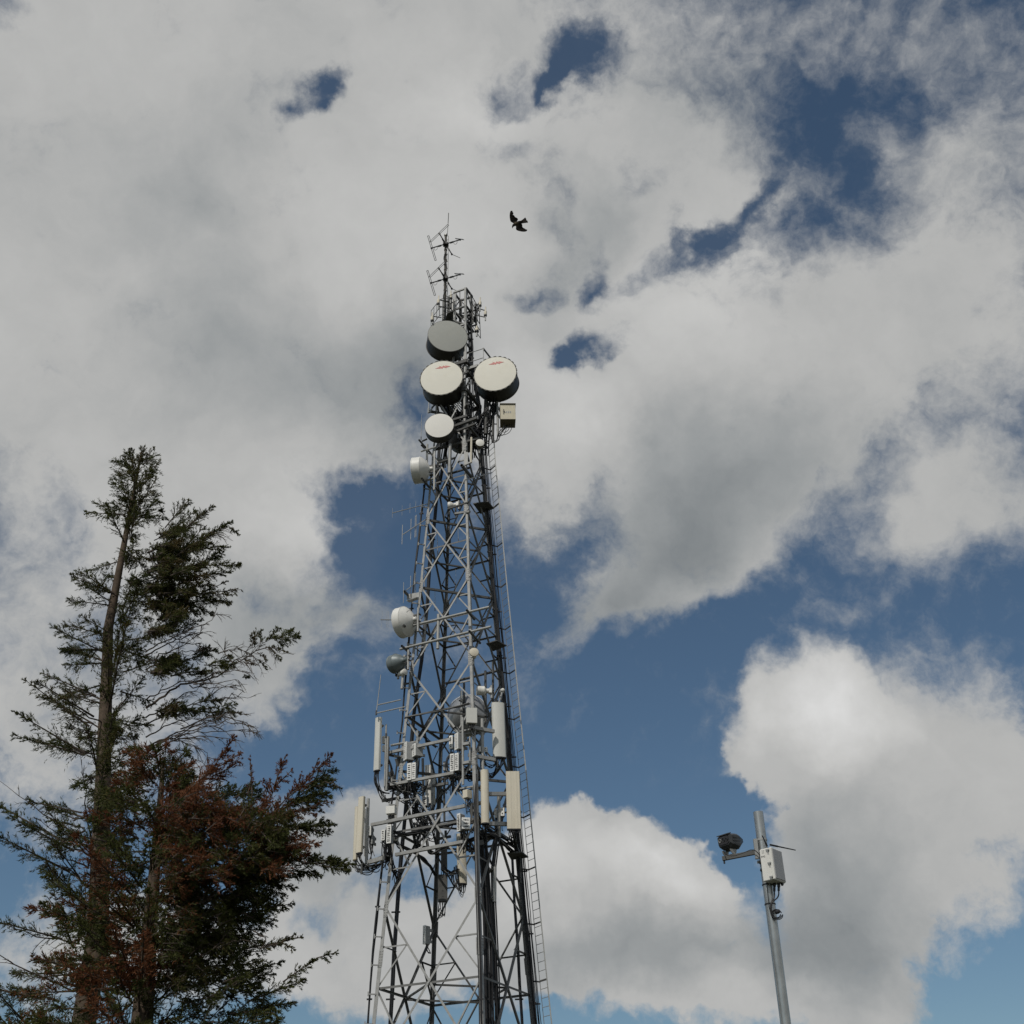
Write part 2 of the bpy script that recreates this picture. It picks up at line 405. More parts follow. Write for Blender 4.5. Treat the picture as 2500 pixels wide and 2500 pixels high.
for fi, (A, B) in enumerate(FACES):
    nrm = (OFF[A] + OFF[B]).normalized()
    m = M['galv'] if fi == 0 else M['mid']  # only the sunlit face keeps plain steel, the others are coloured as shaded
    for i in range(len(BAY) - 1):
        z0, z1 = BAY[i], BAY[i + 1]; zm = (z0 * interp(z1, RN) + z1 * interp(z0, RN)) / (interp(z0, RN) + interp(z1, RN))
        wd_ = .088 if i < 4 else .078
        a0, a1, b0, b1 = leg(A, z0), leg(A, z1), leg(B, z0), leg(B, z1)
        member('diagonal_brace', a0, b1, wd_, nrm, m, .012)
        member('diagonal_brace', b0, a1, wd_, nrm, m, -.03)
        am, bm = leg(A, zm), leg(B, zm); cm = (am + bm) / 2
        if i != 7: member('horizontal_brace', am, bm, wd_, nrm, M['mid'], -.055)  # darker steel paints in the shade on their undersides
        if i == 7: continue
        for (la, qa, other) in ((A, a1, b0), (B, b1, a0), (A, a0, b1), (B, b0, a1)):
            q = (qa + cm) / 2                                    # quarter point on the diagonal
            lq = leg(la, q.z); lm = leg(la, zm)
            big = fi < 2 and 1 <= i <= 6
            member('strut', lq, q, .06, nrm, m, -.07, None if big else stuffb)
            if fi == 0 or la == 'B': member('strut', lm, q, .06, nrm, m, -.085, None if big else stuffb)
    # gussets in the leg mesh would never be seen at this size
tag(stuffb.build('small_strut', M['weath_shade'], tower), None, None, kind='stuff')
for i in range(1, 7):                                            # plan bracing at mid bay
    z0, z1 = BAY[i], BAY[i + 1]; zm = (z0 * interp(z1, RN) + z1 * interp(z0, RN)) / (interp(z0, RN) + interp(z1, RN))
    mids = [(leg(a, zm) + leg(b, zm)) / 2 for a, b in FACES]
    for q in range(4): MB().bar(mids[q] - Z * .12, mids[(q + 1) % 4] - Z * .12, .07, .07, Z).build('plan_brace', M['weath_shade'], tower)
    z = z1 - .05
    if i in (2, 4, 5):
        MB().bar(leg('L', z), leg('R', z), .11, .09, Z).build('plan_brace', M['weath_shade'], tower)
        MB().bar(leg('F', z - .12), leg('B', z - .12), .09, .07, Z).build('plan_brace', M['weath_shade'], tower)
TOPZ = [43.6, 45.1, 46.5, 47.85, 49.2]
for fi, (A, B) in enumerate(FACES):
    nrm = (OFF[A] + OFF[B]).normalized()
    for i in range(4):
        a, b_ = (leg(A, TOPZ[i]), leg(B, TOPZ[i + 1])) if (i + fi) % 2 else (leg(B, TOPZ[i]), leg(A, TOPZ[i + 1]))
        if not (fi == 0 and i == 3): MB().bar(a, b_, .05, .04).build('top_brace', M['weath_shade'], tower)
        MB().bar(leg(A, TOPZ[i + 1]) - Z * .06, leg(B, TOPZ[i + 1]) - Z * .06, .09, .1, Z).build('top_beam', M['weath_shade'] if fi else M['galv'], tower)  # beams off the sunlit face use shade-darkened steel
for sx in (leg('F', 49.15), leg('R', 49.15)):
    MB().bar(sx - Z * 6.5 + OFF['F'] * .01 - V((.06, .03, 0)), sx - V((.06, .03, 0)), .10, .09, V((1, 0, 0))).build('corner_post', M['galv'], tower)
# dark head frame round the dishes: floor gratings and cross beams
def plate(pts, z, th, m, name, parent):
    b = MB(); top = [P(x, y, z=z) for x, y in pts]
    b.loft([top, [q - Z * th for q in top]]); return b.build(name, m, parent, False)
for z, e in ((41.25, .25), (43.55, .75)):
    c = [leg(k, z) + OFF[k] * e * .3 for k in 'LFRB']
    for i in range(4): MB().bar(c[i], c[(i + 1) % 4], .2, .14, Z).build('head_beam', M['weath_shade'], tower)
    g1 = MB()
    for t in range(15):
        u = (t + .5) / 15
        g1.bar(c[0].lerp(c[1], u) + Z * .12, c[3].lerp(c[2], u) + Z * .12, .05, .03, Z)
    g1.build('floor_grating', M['weath_shade'], tower)
for zz, A, B in ((40.3, 'L', 'R'), (40.0, 'F', 'B'), (42.4, 'L', 'F'), (42.5, 'F', 'R'), (39.2, 'L', 'F'), (38.6, 'F', 'R'), (42.2, 'R', 'B'), (42.3, 'B', 'L')):
    MB().bar(leg(A, zz, .35), leg(B, zz, .35), .12, .1, Z).build('head_beam', M['weath_shade'], tower)
for A, B, za, zb in (('L', 'F', 41.3, 43.5), ('F', 'R', 41.3, 43.5), ('F', 'L', 41.3, 43.5), ('R', 'B', 41.3, 43.5)):
    MB().bar(leg(A, za), leg(B, zb), .07, .06).build('head_brace', M['weath_shade'], tower)

for i in range(26):                                              # pegs that hold the outer cables off the left leg
    z = 9.5 + i * 1.12; q = leg('L', z)
    MB().bar(q + V((.06, -.02, 0)), q + V((-.26, -.12, 0)), .05, .04, Z).bar(q + V((-.26, -.12, -.08)), q + V((-.26, -.12, .1)), .04, .04).build('cable_peg', M['galv'], tower)
# rest plates for climbers, inside the ladder line
for pts, Y in (([(1155, 1228), (1192, 1223), (1206, 1240), (1173, 1253)], 51.8), ([(1187, 1570), (1213, 1562), (1237, 1575), (1204, 1588)], 51.8), ([(1238, 2081), (1275, 2079), (1290, 2091), (1248, 2097)], 51.8)):
    z = P(*pts[0], Y=Y).z
    plate(pts, z, .05, M['weath_shade'], 'rest_platform', tower)

# ------------------------------------------------------------------ climbing ladder with its own brackets
ladder = thing('ladder', leg('R', 0) + V((.3, 0, 0)), 'long narrow steel climbing ladder running up the right-hand leg of the tower', 'ladder')
def lad(z, s):       # s=0 inner rail, 1 outer rail
    q = leg('R', z) + OFF['R'] * .33
    return q + V((.10, .14, 0)) * (1 - s) + V((.40, -.30, 0)) * s
for s in (0, 1):
    b = MB()
    zs = [i * 1.5 for i in range(28)] + [41.0]
    for i in range(len(zs) - 1): b.bar(lad(zs[i], s), lad(zs[i + 1], s), .12 if s else .07, .05 if s else .025, V((0, 1, 0)))
    b.build('rail', M['pipe' if s else 'mid'], ladder)
rg = MB()
zz = [.3 + .36 * i for i in range(114)]
for z in zz[:16]: rg.tube(lad(z, 0), lad(z, 1), .014, 6)
tag(rg.build('lower_rung', M['galv'], ladder), None, None, kind='stuff')
for z in zz[16:]: MB().tube(lad(z, 0), lad(z, 1), .014, 6).build('rung', M['galv'], ladder)
for i in range(17):
    z = 2 + i * 2.35
    b = MB().bar(leg('R', z, .02), lad(z, .05), .06, .03, Z).bar(lad(z, 0) + Z * .02, lad(z, 1) + Z * .02, .05, .05, Z)
    b.build('bracket', M['weath_shade'], ladder)

# ------------------------------------------------------------------ feeder cable runs
def bundle(label, pts, n, r, spread, group='feeder cable runs', clampgap=2.3, flat=None, jit=.02):
    """pts: world points top to bottom; n cables side by side"""
    t = thing('cable_run', pts[-1], label, 'cables', group)
    for i in range(n):
        off = V((rnd.uniform(-1, 1), rnd.uniform(-1, 1), 0)) * spread if flat is None else flat * ((i - (n - 1) / 2) * spread) + V((0, rnd.uniform(-.02, .02), 0))
        pp = []
        for a, c in zip(pts[:-1], pts[1:]):
            m = max(1, int((a - c).length / 1.1))
            for q in range(m): pp.append(a.lerp(c, q / m) + off + V((rnd.uniform(-1, 1), rnd.uniform(-1, 1), 0)) * jit)
        pp.append(pts[-1] + off)
        MB().path(pp, r * rnd.uniform(.8, 1.15), 6).build('cable', M['cable'], t)
    L_ = 0; w = (spread if flat is None else spread * n / 2) + .06
    for a, c in zip(pts[:-1], pts[1:]):
        d = (c - a).length; m = int(d / clampgap)
        for q in range(m):
            p = a.lerp(c, (q + .5) / m)
            x = flat if flat is not None else V((1, 0, 0))
            MB().bar(p - x * (w + .02), p + x * (w - .02), .06, .05, Z).build('clamp', M['black'], t)
    return t
def legpts(k, zs, off): return [leg(k, z) + off for z in zs]
bundle('pair of black cables hanging clear of the left leg on the outside', [P(1041, 1150, Y=51.6), P(1037, 1190, Y=51.4), P(1023, 1320, Y=51.3), P(1014, 1395, Y=51.3), P(997, 1580, Y=51.2), P(983, 1760, Y=51.2), P(966, 1900, Y=51.1), P(935, 2107, Y=51), P(911, 2324, Y=50.9), P(895, 2560, Y=50.8), V((-6.6, 50.6, 0))], 3, .032, .05)
bundle('bundle of black cables inside the tower just right of the left leg', [P(1072, 1080, Y=52.6), P(1066, 1200, Y=52.6), P(1061, 1259, Y=52.5), P(1048, 1377, Y=52.5), P(1042, 1475, Y=52.5), P(1028, 1612, Y=52.4), P(1009, 1743, Y=52.4), P(992, 1950, Y=52.3), P(974, 2133, Y=52.3), P(961, 2324, Y=52.2), P(948, 2560, Y=52.2), V((-5.6, 52, 0))], 7, .027, .13, jit=.012)
bundle('thick bundle of black feeder cables strapped along the right-hand leg', legpts('R', [43, 41, 38, 34, 30, 25, 20, 12, 6, 0], V((.02, -.22, 0))), 7, .030, .085)
bundle('flat row of feeder cables between the right-hand leg and the ladder', legpts('R', [40.5, 38, 34, 30, 25, 20, 12, 6, 0], V((.17, .06, 0))), 5, .02, .05, flat=V((1, 0, 0)))
bundle('dense lower bundle of black cables below the cream tube antenna', [P(1176, 2030, Y=50.3), P(1182, 2100, Y=50.4), P(1188, 2210, Y=50.4), P(1192, 2324, Y=50.4), P(1197, 2560, Y=50.4), V((-1.4, 50.3, 0))], 10, .033, .17)
bundle('thick black cable group dropping right of the front leg near the bottom', [P(1214, 2045, Y=50.6), P(1205, 2120, Y=50.6), P(1205, 2210, Y=50.6), P(1210, 2324, Y=50.6), P(1216, 2560, Y=50.6), V((-.6, 50.5, 0))], 6, .036, .11)
bundle('cables on the left face of the front leg below the small radio box', [P(1160, 1890, Y=49.5), P(1161, 1990, Y=49.2), P(1164, 2100, Y=48.9), P(1167, 2200, Y=48.7), P(1171, 2324, Y=48.55), P(1176, 2560, Y=48.3), V((-1.62, 47.7, 0))], 4, .024, .075, jit=.012)
bundle('group of black cables in the right rear bay left of the rest platform', [P(1248, 2095, Y=53.4), P(1253, 2200, Y=53.4), P(1262, 2324, Y=53.4), P(1275, 2560, Y=53.4), V((.9, 53.4, 0))], 4, .028, .12, jit=.01)
bundle('black cable bundle in the narrow top section between the top dishes', [P(1146, 765, Y=52), P(1150, 850, Y=52), P(1152, 950, Y=51.8), P(1150, 1050, Y=51.9), P(1158, 1120, Y=52.4)], 4, .03, .12, clampgap=1.2)
bundle('black cables spreading down from the left cream dish behind the small white dish', [P(1092, 960, Y=51.6), P(1088, 1010, Y=51.6), P(1086, 1080, Y=51.9), P(1078, 1130, Y=52.2), P(1068, 1180, Y=52.5)], 6, .035, .16, clampgap=1.5)
bundle('black cables curving behind the beige cabinet', [P(1210, 975, Y=51.9), P(1198, 1010, Y=51.9), P(1192, 1060, Y=52.2), P(1188, 1110, Y=52.5)], 5, .03, .12, clampgap=1.2)
bundle('thin cables in the gap between the two cream dishes', [P(1138, 940, Y=51.5), P(1145, 1000, Y=51.5), P(1136, 1060, Y=51.6), P(1120, 1090, Y=52)], 7, .03, .22, clampgap=3)
# ------------------------------------------------------------------ microwave dishes
def dish(label, px, py, Y, dia, az, drum, mface, mdrum, back=.30, logo=False, clips=0, mount=True, bulge=.03, group='round microwave dishes', tilt=0, mback=None, pipe_h=1.0, side=0, radio=False, rim=True):
    c = P(px, py, Y=Y); r = dia * mpp(c) / 2
    n = azdir(az); n = (n + Z * math.tan(R(tilt))).normalized()
    t = thing('microwave_dish', c - n * drum, label, 'dish antenna', group)
    f = MB().lathe([(r * .985, -.012), (r * .97, .0), (r * .7, bulge * .55), (r * .35, bulge * .9), (.02, bulge)], c, n, 56)
    f.build('radome', mface, t, True, 30)
    s = MB()
    prof = [(r * .985, -.004), (r, -.012), (r, -.05), (r * .985, -.06), (r * .985, -drum + .05), (r * 1.01, -drum + .04), (r * 1.01, -drum)]
    s.lathe(prof, c, n, 56)
    if clips:
        x, y = basis(n)
        for i in range(clips):
            a = 2 * math.pi * i / clips; d = x * math.cos(a) + y * math.sin(a)
            s.bar(c + d * (r + .012) - n * .085, c + d * (r + .012) + n * .012, .15, .03, x * -math.sin(a) + y * math.cos(a))
    s.build('shroud', mdrum, t, True, 30)
    bk = MB().lathe([(r * .99, -drum - .002), (r * .8, -drum - back * .36), (r * .55, -drum - back * .7), (r * .25, -drum - back * .93), (.1, -drum - back)], c, n, 40)
    bk.lathe([(.11, -drum - back + .02), (.11, -drum - back - .14), (.06, -drum - back - .16)], c, n, 16)
    bk.build('reflector', mback or mdrum, t)
    if logo:
        x = azdir(az + 90); x = V((-x.x, -x.y, 0)) if x.x < 0 else x
        y = n.cross(x); y = y if y.z > 0 else -y
        lg = MB(); o = c + y * r * .60 + x * r * .06
        u = r * .36
        zig = [(-1, -.10), (-.38, .06), (-.50, .16), (-.05, .03), (.02, .17), (.36, .05), (.30, .16), (1, .02), (.42, -.10), (.52, -.17), (.08, -.05), (-.08, -.20), (-.34, -.07), (-.28, -.16)]
        h = bulge + .004
        lg.prism([(a * u, b * u * 1.5) for a, b in zig], o + n * (h - .012), o + n * (h - .006), x, y)
        lg.build('red_flash_emblem', M['red'], t, False)
    if mount:
        b = c - n * (drum + back + .22) + n.cross(Z).normalized() * side
        MB().pipe(b - Z * pipe_h * .7, b + Z * pipe_h * .55, .057, 12).build('mount_pipe', M['pipe'], t)
        for s_ in (-.25, .25):
            MB().bar(c - n * (drum + back * .9) + Z * s_ * r, b + Z * s_ * r, .1, .06, Z).bar(b + Z * s_ * r - n * .09 - n.cross(Z) * .1, b + Z * s_ * r - n * .09 + n.cross(Z) * .1, .07, .04, Z).build('clamp', M['weath_shade'], t)
    if radio:
        b = c - n * (drum + back + .16)
        MB().rbox(b, n.cross(Z).normalized(), n, Z, .24, .14, .26, .02).build('radio_unit', M['rru'], t)
    return t
dish('big grey-faced dish with a dark drum, topmost of the big dishes', 1093.5, 820, 51.2, 99, 10, .95, M['dgrey'], M['shroud'], .35, bulge=.05)
dish('big cream dish with a red flash, left of the pair side by side', 1078, 922, 50.55, 106, -5, 1.02, M['dcream'], M['shroud'], .4, True, 26)
dish('big cream dish with a red flash, right of the pair, above the beige cabinet', 1209, 912, 50.9, 106, -7, 1.02, M['dcream'], M['shroud'], .4, True, 26)
dish('medium plain white dish directly below the left cream dish', 1072.5, 1038.6, 50.4, 72.5, -3, .52, M['dwhite'], M['shroud'], .3, bulge=.02)
dish('small white dish on the tower under the right cream dish, beside a thin white pole', 1172, 1080.5, 50.6, 21, 6, .14, M['dwhite'], M['boxbrown'], .14, pipe_h=.5, mback=M['boxbrown'])
dish('white drum dish pointing left from the left leg high on the tower', 1010, 1150, 50.8, 66, -100, .46, M['white'], M['white'], .42, tilt=0, pipe_h=1.9, mback=M['white'])
dish('tiny white cone dish with its radio box inside the tower, above the middle', 1095, 1235, 51.2, 19, -100, .12, M['white'], M['white'], .2, pipe_h=.4, radio=True, mback=M['white'])
dish('large white dish seen from behind beside the left leg at mid height', 976, 1522, 51.0, 76, -118, .40, M['white'], M['white'], .42, pipe_h=1.0, mback=M['white'])
dish('blue-grey rounded dish pointing left from the left leg', 958, 1623, 51.0, 46, -128, .34, M['steelg'], M['steelg'], .46, pipe_h=.8, mback=M['steelg'])
dish('very small white drum dish just below the blue-grey dish', 990, 1640, 50.7, 16, 50, .2, M['white'], M['white'], .06, pipe_h=.3, mback=M['white'])
dish('small beige round dish on the front leg, facing the camera', 1157.6, 1591.5, 49.5, 22.5, 8, .10, M['cream'], M['cream'], .14, pipe_h=.6, radio=True, mback=M['rru'])
dish('small white bucket dish pointing sideways from the front leg above the large grey dish', 1164, 1686, 50.4, 23, -80, .34, M['white'], M['white'], .12, pipe_h=.5, radio=True, mback=M['white'])
dish('large shiny grey dish half hidden behind the front leg and grey box', 1146, 1752, 53.4, 100, 168, .5, M['shiny'], M['shiny'], .75, mback=M['shiny'], pipe_h=1.4)
dish('large dark dish seen from behind inside the head of the tower', 1136, 1075, 53.2, 80, 165, .5, M['shroud'], M['shroud'], .5, mback=M['shroud'])
dish('tiny white dish near the ladder, left of the tall pale panel top', 1188 + 40, 1684, 52.2, 9, 20, .1, M['white'], M['white'], .08, pipe_h=.4, mback=M['white'])
dish('small round white dish in the bay left of the head of the tower', 1068, 1122, 51.6, 14, -60, .12, M['rgrey'], M['rgrey'], .12, pipe_h=.5, mback=M['rgrey'])

# ------------------------------------------------------------------ panel antennas
def jumper(t, a, b, sag, r=.017, mi='cable', side=None):
    s = side or V((rnd.uniform(-.12, .12), rnd.uniform(-.12, .12), 0))
    MB().path(bez(a, a - Z * sag + s, b - Z * sag * .8 + s, b, 14), r, 6).build('cable', M[mi if rnd.random() < .8 else 'gcable'], t)
def panel(label, top, bot, Y, w, dep, az, m, rnd_=0, nc=4, tgt=None, sag=.8, mcap='black', Yb=None, ribs=False):
    a, b = P(*top, Y=Y), P(*bot, Y=Yb or Y); wm = w * mpp(b) / max(.75, math.cos(R(az))); d = dep
    n = azdir(az); x = V((math.cos(R(az)), math.sin(R(az)), 0))
    ax = (a - b).normalized(); y = -n
    if rnd_ == 2:
        prof = [(wm / 2 * math.cos(t), -wm * .42 * math.sin(t)) for t in [math.pi * i / 14 for i in range(15)]] + [(-wm / 2, d * .4), (wm / 2, d * .4)]
    elif rnd_ == 1:
        e = wm * .22
        prof = [(-wm / 2, d / 2), (-wm / 2, -d / 2 + e * .7), (-wm / 2 + e * .4, -d / 2 + e * .25), (-wm / 2 + e, -d / 2), (0, -d / 2 - .02), (wm / 2 - e, -d / 2), (wm / 2 - e * .4, -d / 2 + e * .25), (wm / 2, -d / 2 + e * .7), (wm / 2, d / 2)]
    else:
        e = .022; prof = [(-wm / 2, d / 2), (-wm / 2, -d / 2 + e), (-wm / 2 + e, -d / 2)]
        if ribs:
            for u in (-.22, .22):
                prof += [(wm * u - .05, -d / 2), (wm * u - .035, -d / 2 - .007), (wm * u + .035, -d / 2 - .007), (wm * u + .05, -d / 2)]
        prof += [(wm / 2 - e, -d / 2), (wm / 2, -d / 2 + e), (wm / 2, d / 2)]
    t = thing('panel_antenna', b, label, 'antenna', 'tall panel antennas')
    MB().prism(prof, b, a, x, y).build('radome', m, t, True, 25)
    MB().prism([(u * 1.012, v * 1.012) for u, v in prof], a - ax * .002, a + ax * .025, x, y).build('top_cap', m, t, False)
    MB().prism([(u * .985, v * .985) for u, v in prof], b - ax * .05, b + ax * .002, x, y).build('bottom_cap', M[mcap], t, False)
    for i in range(nc):
        q = b + x * wm * ((i + .5) / nc - .5) * .8 - ax * .05 + y * rnd.uniform(-.3, .3) * d
        MB().tube(q, q - Z * .11, .03, 8).build('connector', M['black'], t)
        if tgt: jumper(t, q - Z * .1, P(tgt[0] + rnd.uniform(-7, 7), tgt[1] + rnd.uniform(-8, 8), Y=tgt[2] + rnd.uniform(-.2, .2)), sag * rnd.uniform(.7, 1.2), rnd.choice((.016, .02, .024)))
    for s in (.12, .88):
        q = b.lerp(a, s)
        MB().bar(q + y * d * .45, q + y * (d * .5 + .2), .12, .08, Z).bar(q + y * (d * .5 + .16) - x * .1, q + y * (d * .5 + .16) + x * .1, .06, .08, Z).build('bracket', M['galv'], t)
    return t
panel('pale grey panel antenna standing out left of the tower, upper left', (923.8, 1754), (919.3, 1881), 50.6, 14, .16, -38, M['panel'], 1, 5, (948, 1945, 51), .6)
panel('cream narrow panel antenna at the lower left, taller in front of its twin', (883.4, 1947), (877, 2082), 50.4, 14, .15, -30, M['cream'], 0, 5, (925, 2115, 51), .45)
panel('cream tube-shaped panel antenna at the lower left, behind its twin beside the tree', (872.5, 1972), (867.5, 2099), 50.9, 11, .15, -60, M['cream'], 2, 3, (915, 2118, 51), .45, mcap='boxbrown')
panel('large pale grey panel antenna at the upper right, next to the ladder', (1216, 1718), (1220.3, 1849), 50.6, 31, .24, 14, M['panel'], 1, 6, (1200, 1893, 51.2), .35)
panel('cream half-round tube antenna at the lower right, in front of the front leg', (1183, 1882), (1184.8, 2010), 49.4, 20, .2, 5, M['cream'], 2, 4, (1180, 2055, 50.3), .3)
panel('wide flat cream panel antenna at the lower right, beside the ladder', (1251.5, 1885.5), (1255, 2024), 50.8, 34, .16, 4, M['cream'], 0, 8, (1262, 2085, 52.4), .25, ribs=True)
panel('white panel antenna on the far side of the tower behind the left-hand radios', (1045, 1870), (1046.5, 1962), 53.6, 15, .16, -10, M['white'], 0, 3, (1050, 2000, 53.4), .3)
panel('cream panel antenna hanging inside the tower low down, partly shaded', (1126, 2038), (1129.5, 2157), 53.0, 20, .2, 25, M['cream'], 1, 5, (1112, 2120, 52.8), .9)
panel('narrow white panel antenna behind the tower below the upper frame', (1058, 1890), (1058, 1965), 54.0, 9, .12, 20, M['panel'], 0, 2, (1060, 2000, 53.8), .3)

# ------------------------------------------------------------------ remote radio units
def rru(label, px, py, Y, w, h, dep, az, m='rru', mside='rgrey', nc=3, tgt=None, sag=.6, holes=6, fins=False, cols=1, up=False, cable_r=.02):
    c = P(px, py, Y=Y); s = mpp(c); wm, hm = w * s / max(.5, math.cos(R(az))), h * s * 1.06
    n = azdir(az); x = V((math.cos(R(az)), math.sin(R(az)), 0)); y = -n
    t = thing('radio_unit', c - Z * hm / 2, label, 'radio unit', 'remote radio units')
    MB().rbox(c + y * dep / 2, x, y, Z, wm * .96, dep - .02, hm * .97, .015).build('housing', M[mside], t, False)
    f = MB().rbox(c - y * .004, x, y, Z, wm, .035, hm, .01, 0)
    for i in range(holes):
        for j in range(cols):
            q = c - y * .0215 + Z * hm * (.42 - .84 * (i + .5) / holes) + x * wm * ((j + .5) / cols - .5) * .6
            rr = rnd.choice((.024, .033, .028)) * min(1.2, wm / .25 + .3)
            if rnd.random() < .75: f.tube(q - y * .003, q + y * .002, rr, 8, 1)
            else: f.rbox(q, x, y, Z, wm * .22, .006, .035, .002, 1)
    f.build('front_plate', [M[m], M['hole']], t, False)
    if fins:
        fb = MB()
        for i in range(9): fb.bar(c + y * dep * .2 + x * wm * ((i + .5) / 9 - .5) * .9 + y * dep + Z * hm * .46, c + y * dep * .2 + x * wm * ((i + .5) / 9 - .5) * .9 + y * dep - Z * hm * .46, .012, .06)
        fb.build('cooling_fins', M[mside], t, False)
    MB().bar(c + y * (dep + .0) + Z * hm * .3, c + y * (dep + .16) + Z * hm * .3, .12, .05, Z).bar(c + y * dep - Z * hm * .3, c + y * (dep + .16) - Z * hm * .3, .12, .05, Z).build('bracket', M['galv'], t)
    for i in range(nc):
        q = c + y * dep * rnd.uniform(.2, .8) + x * wm * ((i + .5) / max(nc, 1) - .5) * .8 + (Z if up else -Z) * hm * .48
        if tgt:
            e = P(tgt[0] + rnd.uniform(-9, 9), tgt[1] + rnd.uniform(-8, 8), Y=tgt[2] + rnd.uniform(-.3, .3))
            if up: MB().path(bez(q, q + Z * .35, e + Z * .3, e, 12), cable_r * .8, 6).build('cable', M['cable'], t)
            else: jumper(t, q, e, sag * rnd.uniform(.5, 1.3), cable_r * rnd.uniform(.7, 1.1))
    return t
rru('grey radio unit with a white perforated edge, left of the upper left pair', 989.5, 1834, 50.4, 8, 44, .42, -62, nc=5, tgt=(1005, 1925, 51), sag=.9, holes=8)
rru('white-edged radio unit with a grey side, right of the upper left pair', 1011, 1831, 50.3, 9, 31, .38, -58, nc=5, tgt=(1015, 1925, 51), sag=.9)
rru('slim white radio unit with dark slots, left of the lower left pair', 999, 1884, 50.3, 10.5, 41, .16, -20, nc=4, tgt=(1003, 1945, 50.9), sag=.5, cols=2, holes=7)
rru('slim white radio unit with dark slots, right of the lower left pair', 1010, 1882, 50.25, 10, 40, .16, -20, nc=4, tgt=(1016, 1945, 50.9), sag=.5, cols=2, holes=7)
rru('narrow white radio unit, left of the upper pair beside the front leg', 1101, 1812, 49.8, 9, 32, .14, -25, nc=3, tgt=(1106, 1850, 50), sag=.15, holes=5)
rru('white-edged radio with a broad grey side, right of the upper pair by the front leg', 1114.5, 1810, 49.6, 9, 40, .4, -55, nc=4, tgt=(1116, 1850, 49.9), sag=.15, holes=9)
rru('white slotted radio unit, left of the lower pair above the coiled black cables', 1103.5, 1862, 49.7, 10, 43, .2, -22, nc=5, tgt=(1112, 1925, 50.2), sag=.7, cols=2, holes=8)
rru('white slotted radio unit, right of the lower pair above the coiled black cables', 1115, 1860, 49.6, 10, 42, .3, -30, nc=5, tgt=(1130, 1925, 50.2), sag=.7, cols=2, holes=8)
rru('small white bracket radio behind the upper left panel antenna, upper of two', 936, 1806, 50.9, 6, 18, .2, -40, nc=1, tgt=(945, 1850, 51), holes=4)
rru('small white bracket radio behind the upper left panel antenna, lower of two', 936.5, 1827, 50.9, 6.5, 15, .2, -40, nc=2, tgt=(946, 1905, 51), holes=0)
rru('white radio unit behind the lower left cream panels, upper of two', 900.5, 2029, 50.8, 12, 22, .22, -25, nc=4, tgt=(906, 2085, 50.9), sag=.2, holes=2)
rru('grey radio unit behind the lower left cream panels, lower of two', 906, 2050, 50.9, 8, 21, .22, -25, 'rgrey', nc=3, tgt=(904, 2100, 50.9), sag=.3, holes=2)
rru('short white radio unit on the left leg below the white junction box', 935.5, 2039, 50.5, 9, 25, .2, -20, nc=4, tgt=(940, 2110, 51), sag=.4, cols=2, holes=5)
rru('tall white radio unit on the left leg below the white junction box', 949.5, 2036, 50.3, 11.5, 44, .24, -18, nc=5, tgt=(955, 2115, 51), sag=.4, cols=2, holes=9)
rru('tall white perforated radio unit left of the front leg, above the bottom frame beam', 1120, 2008, 49.7, 8.5, 42, .3, -40, nc=4, tgt=(1128, 2075, 50.2), sag=.4, cols=2, holes=10)
rru('squat white finned radio unit left of the front leg, above the bottom frame beam', 1137.5, 2010, 49.3, 20, 27, .3, 12, nc=5, tgt=(1140, 2075, 50), sag=.35, cols=4, holes=3)
rru('white radio unit with looped cables between the two lower right cream antennas', 1226.5, 1982, 51.0, 10, 20, .2, -5, nc=3, tgt=(1222, 2030, 51.2), sag=.2, holes=2)
rru('narrow white radio unit with looped cables beside the round pipe, lower right', 1210, 1985, 51.1, 6, 22, .2, -5, nc=3, tgt=(1214, 2030, 51.2), sag=.3, holes=2)
rru('small white twin filter box left on the pipe under the large shiny dish', 1169, 1829, 49.9, 10, 12, .14, -10, nc=2, tgt=(1172, 1870, 50.2), sag=.3, holes=2)
rru('small white twin filter box right on the pipe under the large shiny dish', 1186, 1830, 50.1, 7, 12, .14, -10, nc=2, tgt=(1182, 1870, 50.2), sag=.3, holes=2)
rru('grey radio unit inside the tower among tangled cables, below the left radio pairs', 1037, 1955, 52.6, 10, 24, .25, -20, 'rru', nc=5, tgt=(1040, 2010, 52.4), sag=.3, cols=2, holes=4)
rru('white radio unit deep inside the tower left of the white rear panel', 1014, 1950, 52.9, 12, 20, .25, -20, nc=5, tgt=(1025, 2005, 52.6), sag=.3, cols=2, holes=3)
rru('dark long radio unit on the back leg, upper of two', 1084, 2098, 52.9, 15, 50, .24, 0, 'weath_shade', 'weath_shade', nc=6, tgt=(1083, 2145, 52.9), sag=.3, holes=3)
rru('dark long radio unit on the back leg, lower of two', 1081, 2168, 52.8, 23, 62, .24, 5, 'weath_shade', 'weath_shade', nc=6, tgt=(1078, 2225, 53), sag=.5, holes=4)
rru('grey slotted radio unit at the foot of the back leg near the bottom', 1036, 2282, 53.2, 7, 42, .3, -40, nc=3, tgt=(1048, 2330, 53.2), sag=.2, holes=9)
rru('grey radio unit half hidden behind the slotted pair by the front leg', 1087, 1870, 52.2, 10, 22, .2, -10, 'rgrey', nc=3, tgt=(1090, 1925, 52), sag=.5, holes=2)
rru('white radio housing beside the lower white radios on the left leg', 966, 2047, 50.9, 13, 10, .2, 10, nc=2, tgt=(975, 2075, 51.2), sag=.1, holes=1)
rru('white radio unit in the lower bay under the white rear panel', 1012, 2020, 52.8, 9, 24, .25, -20, nc=4, tgt=(1020, 2070, 52.6), sag=.3, cols=2, holes=4)

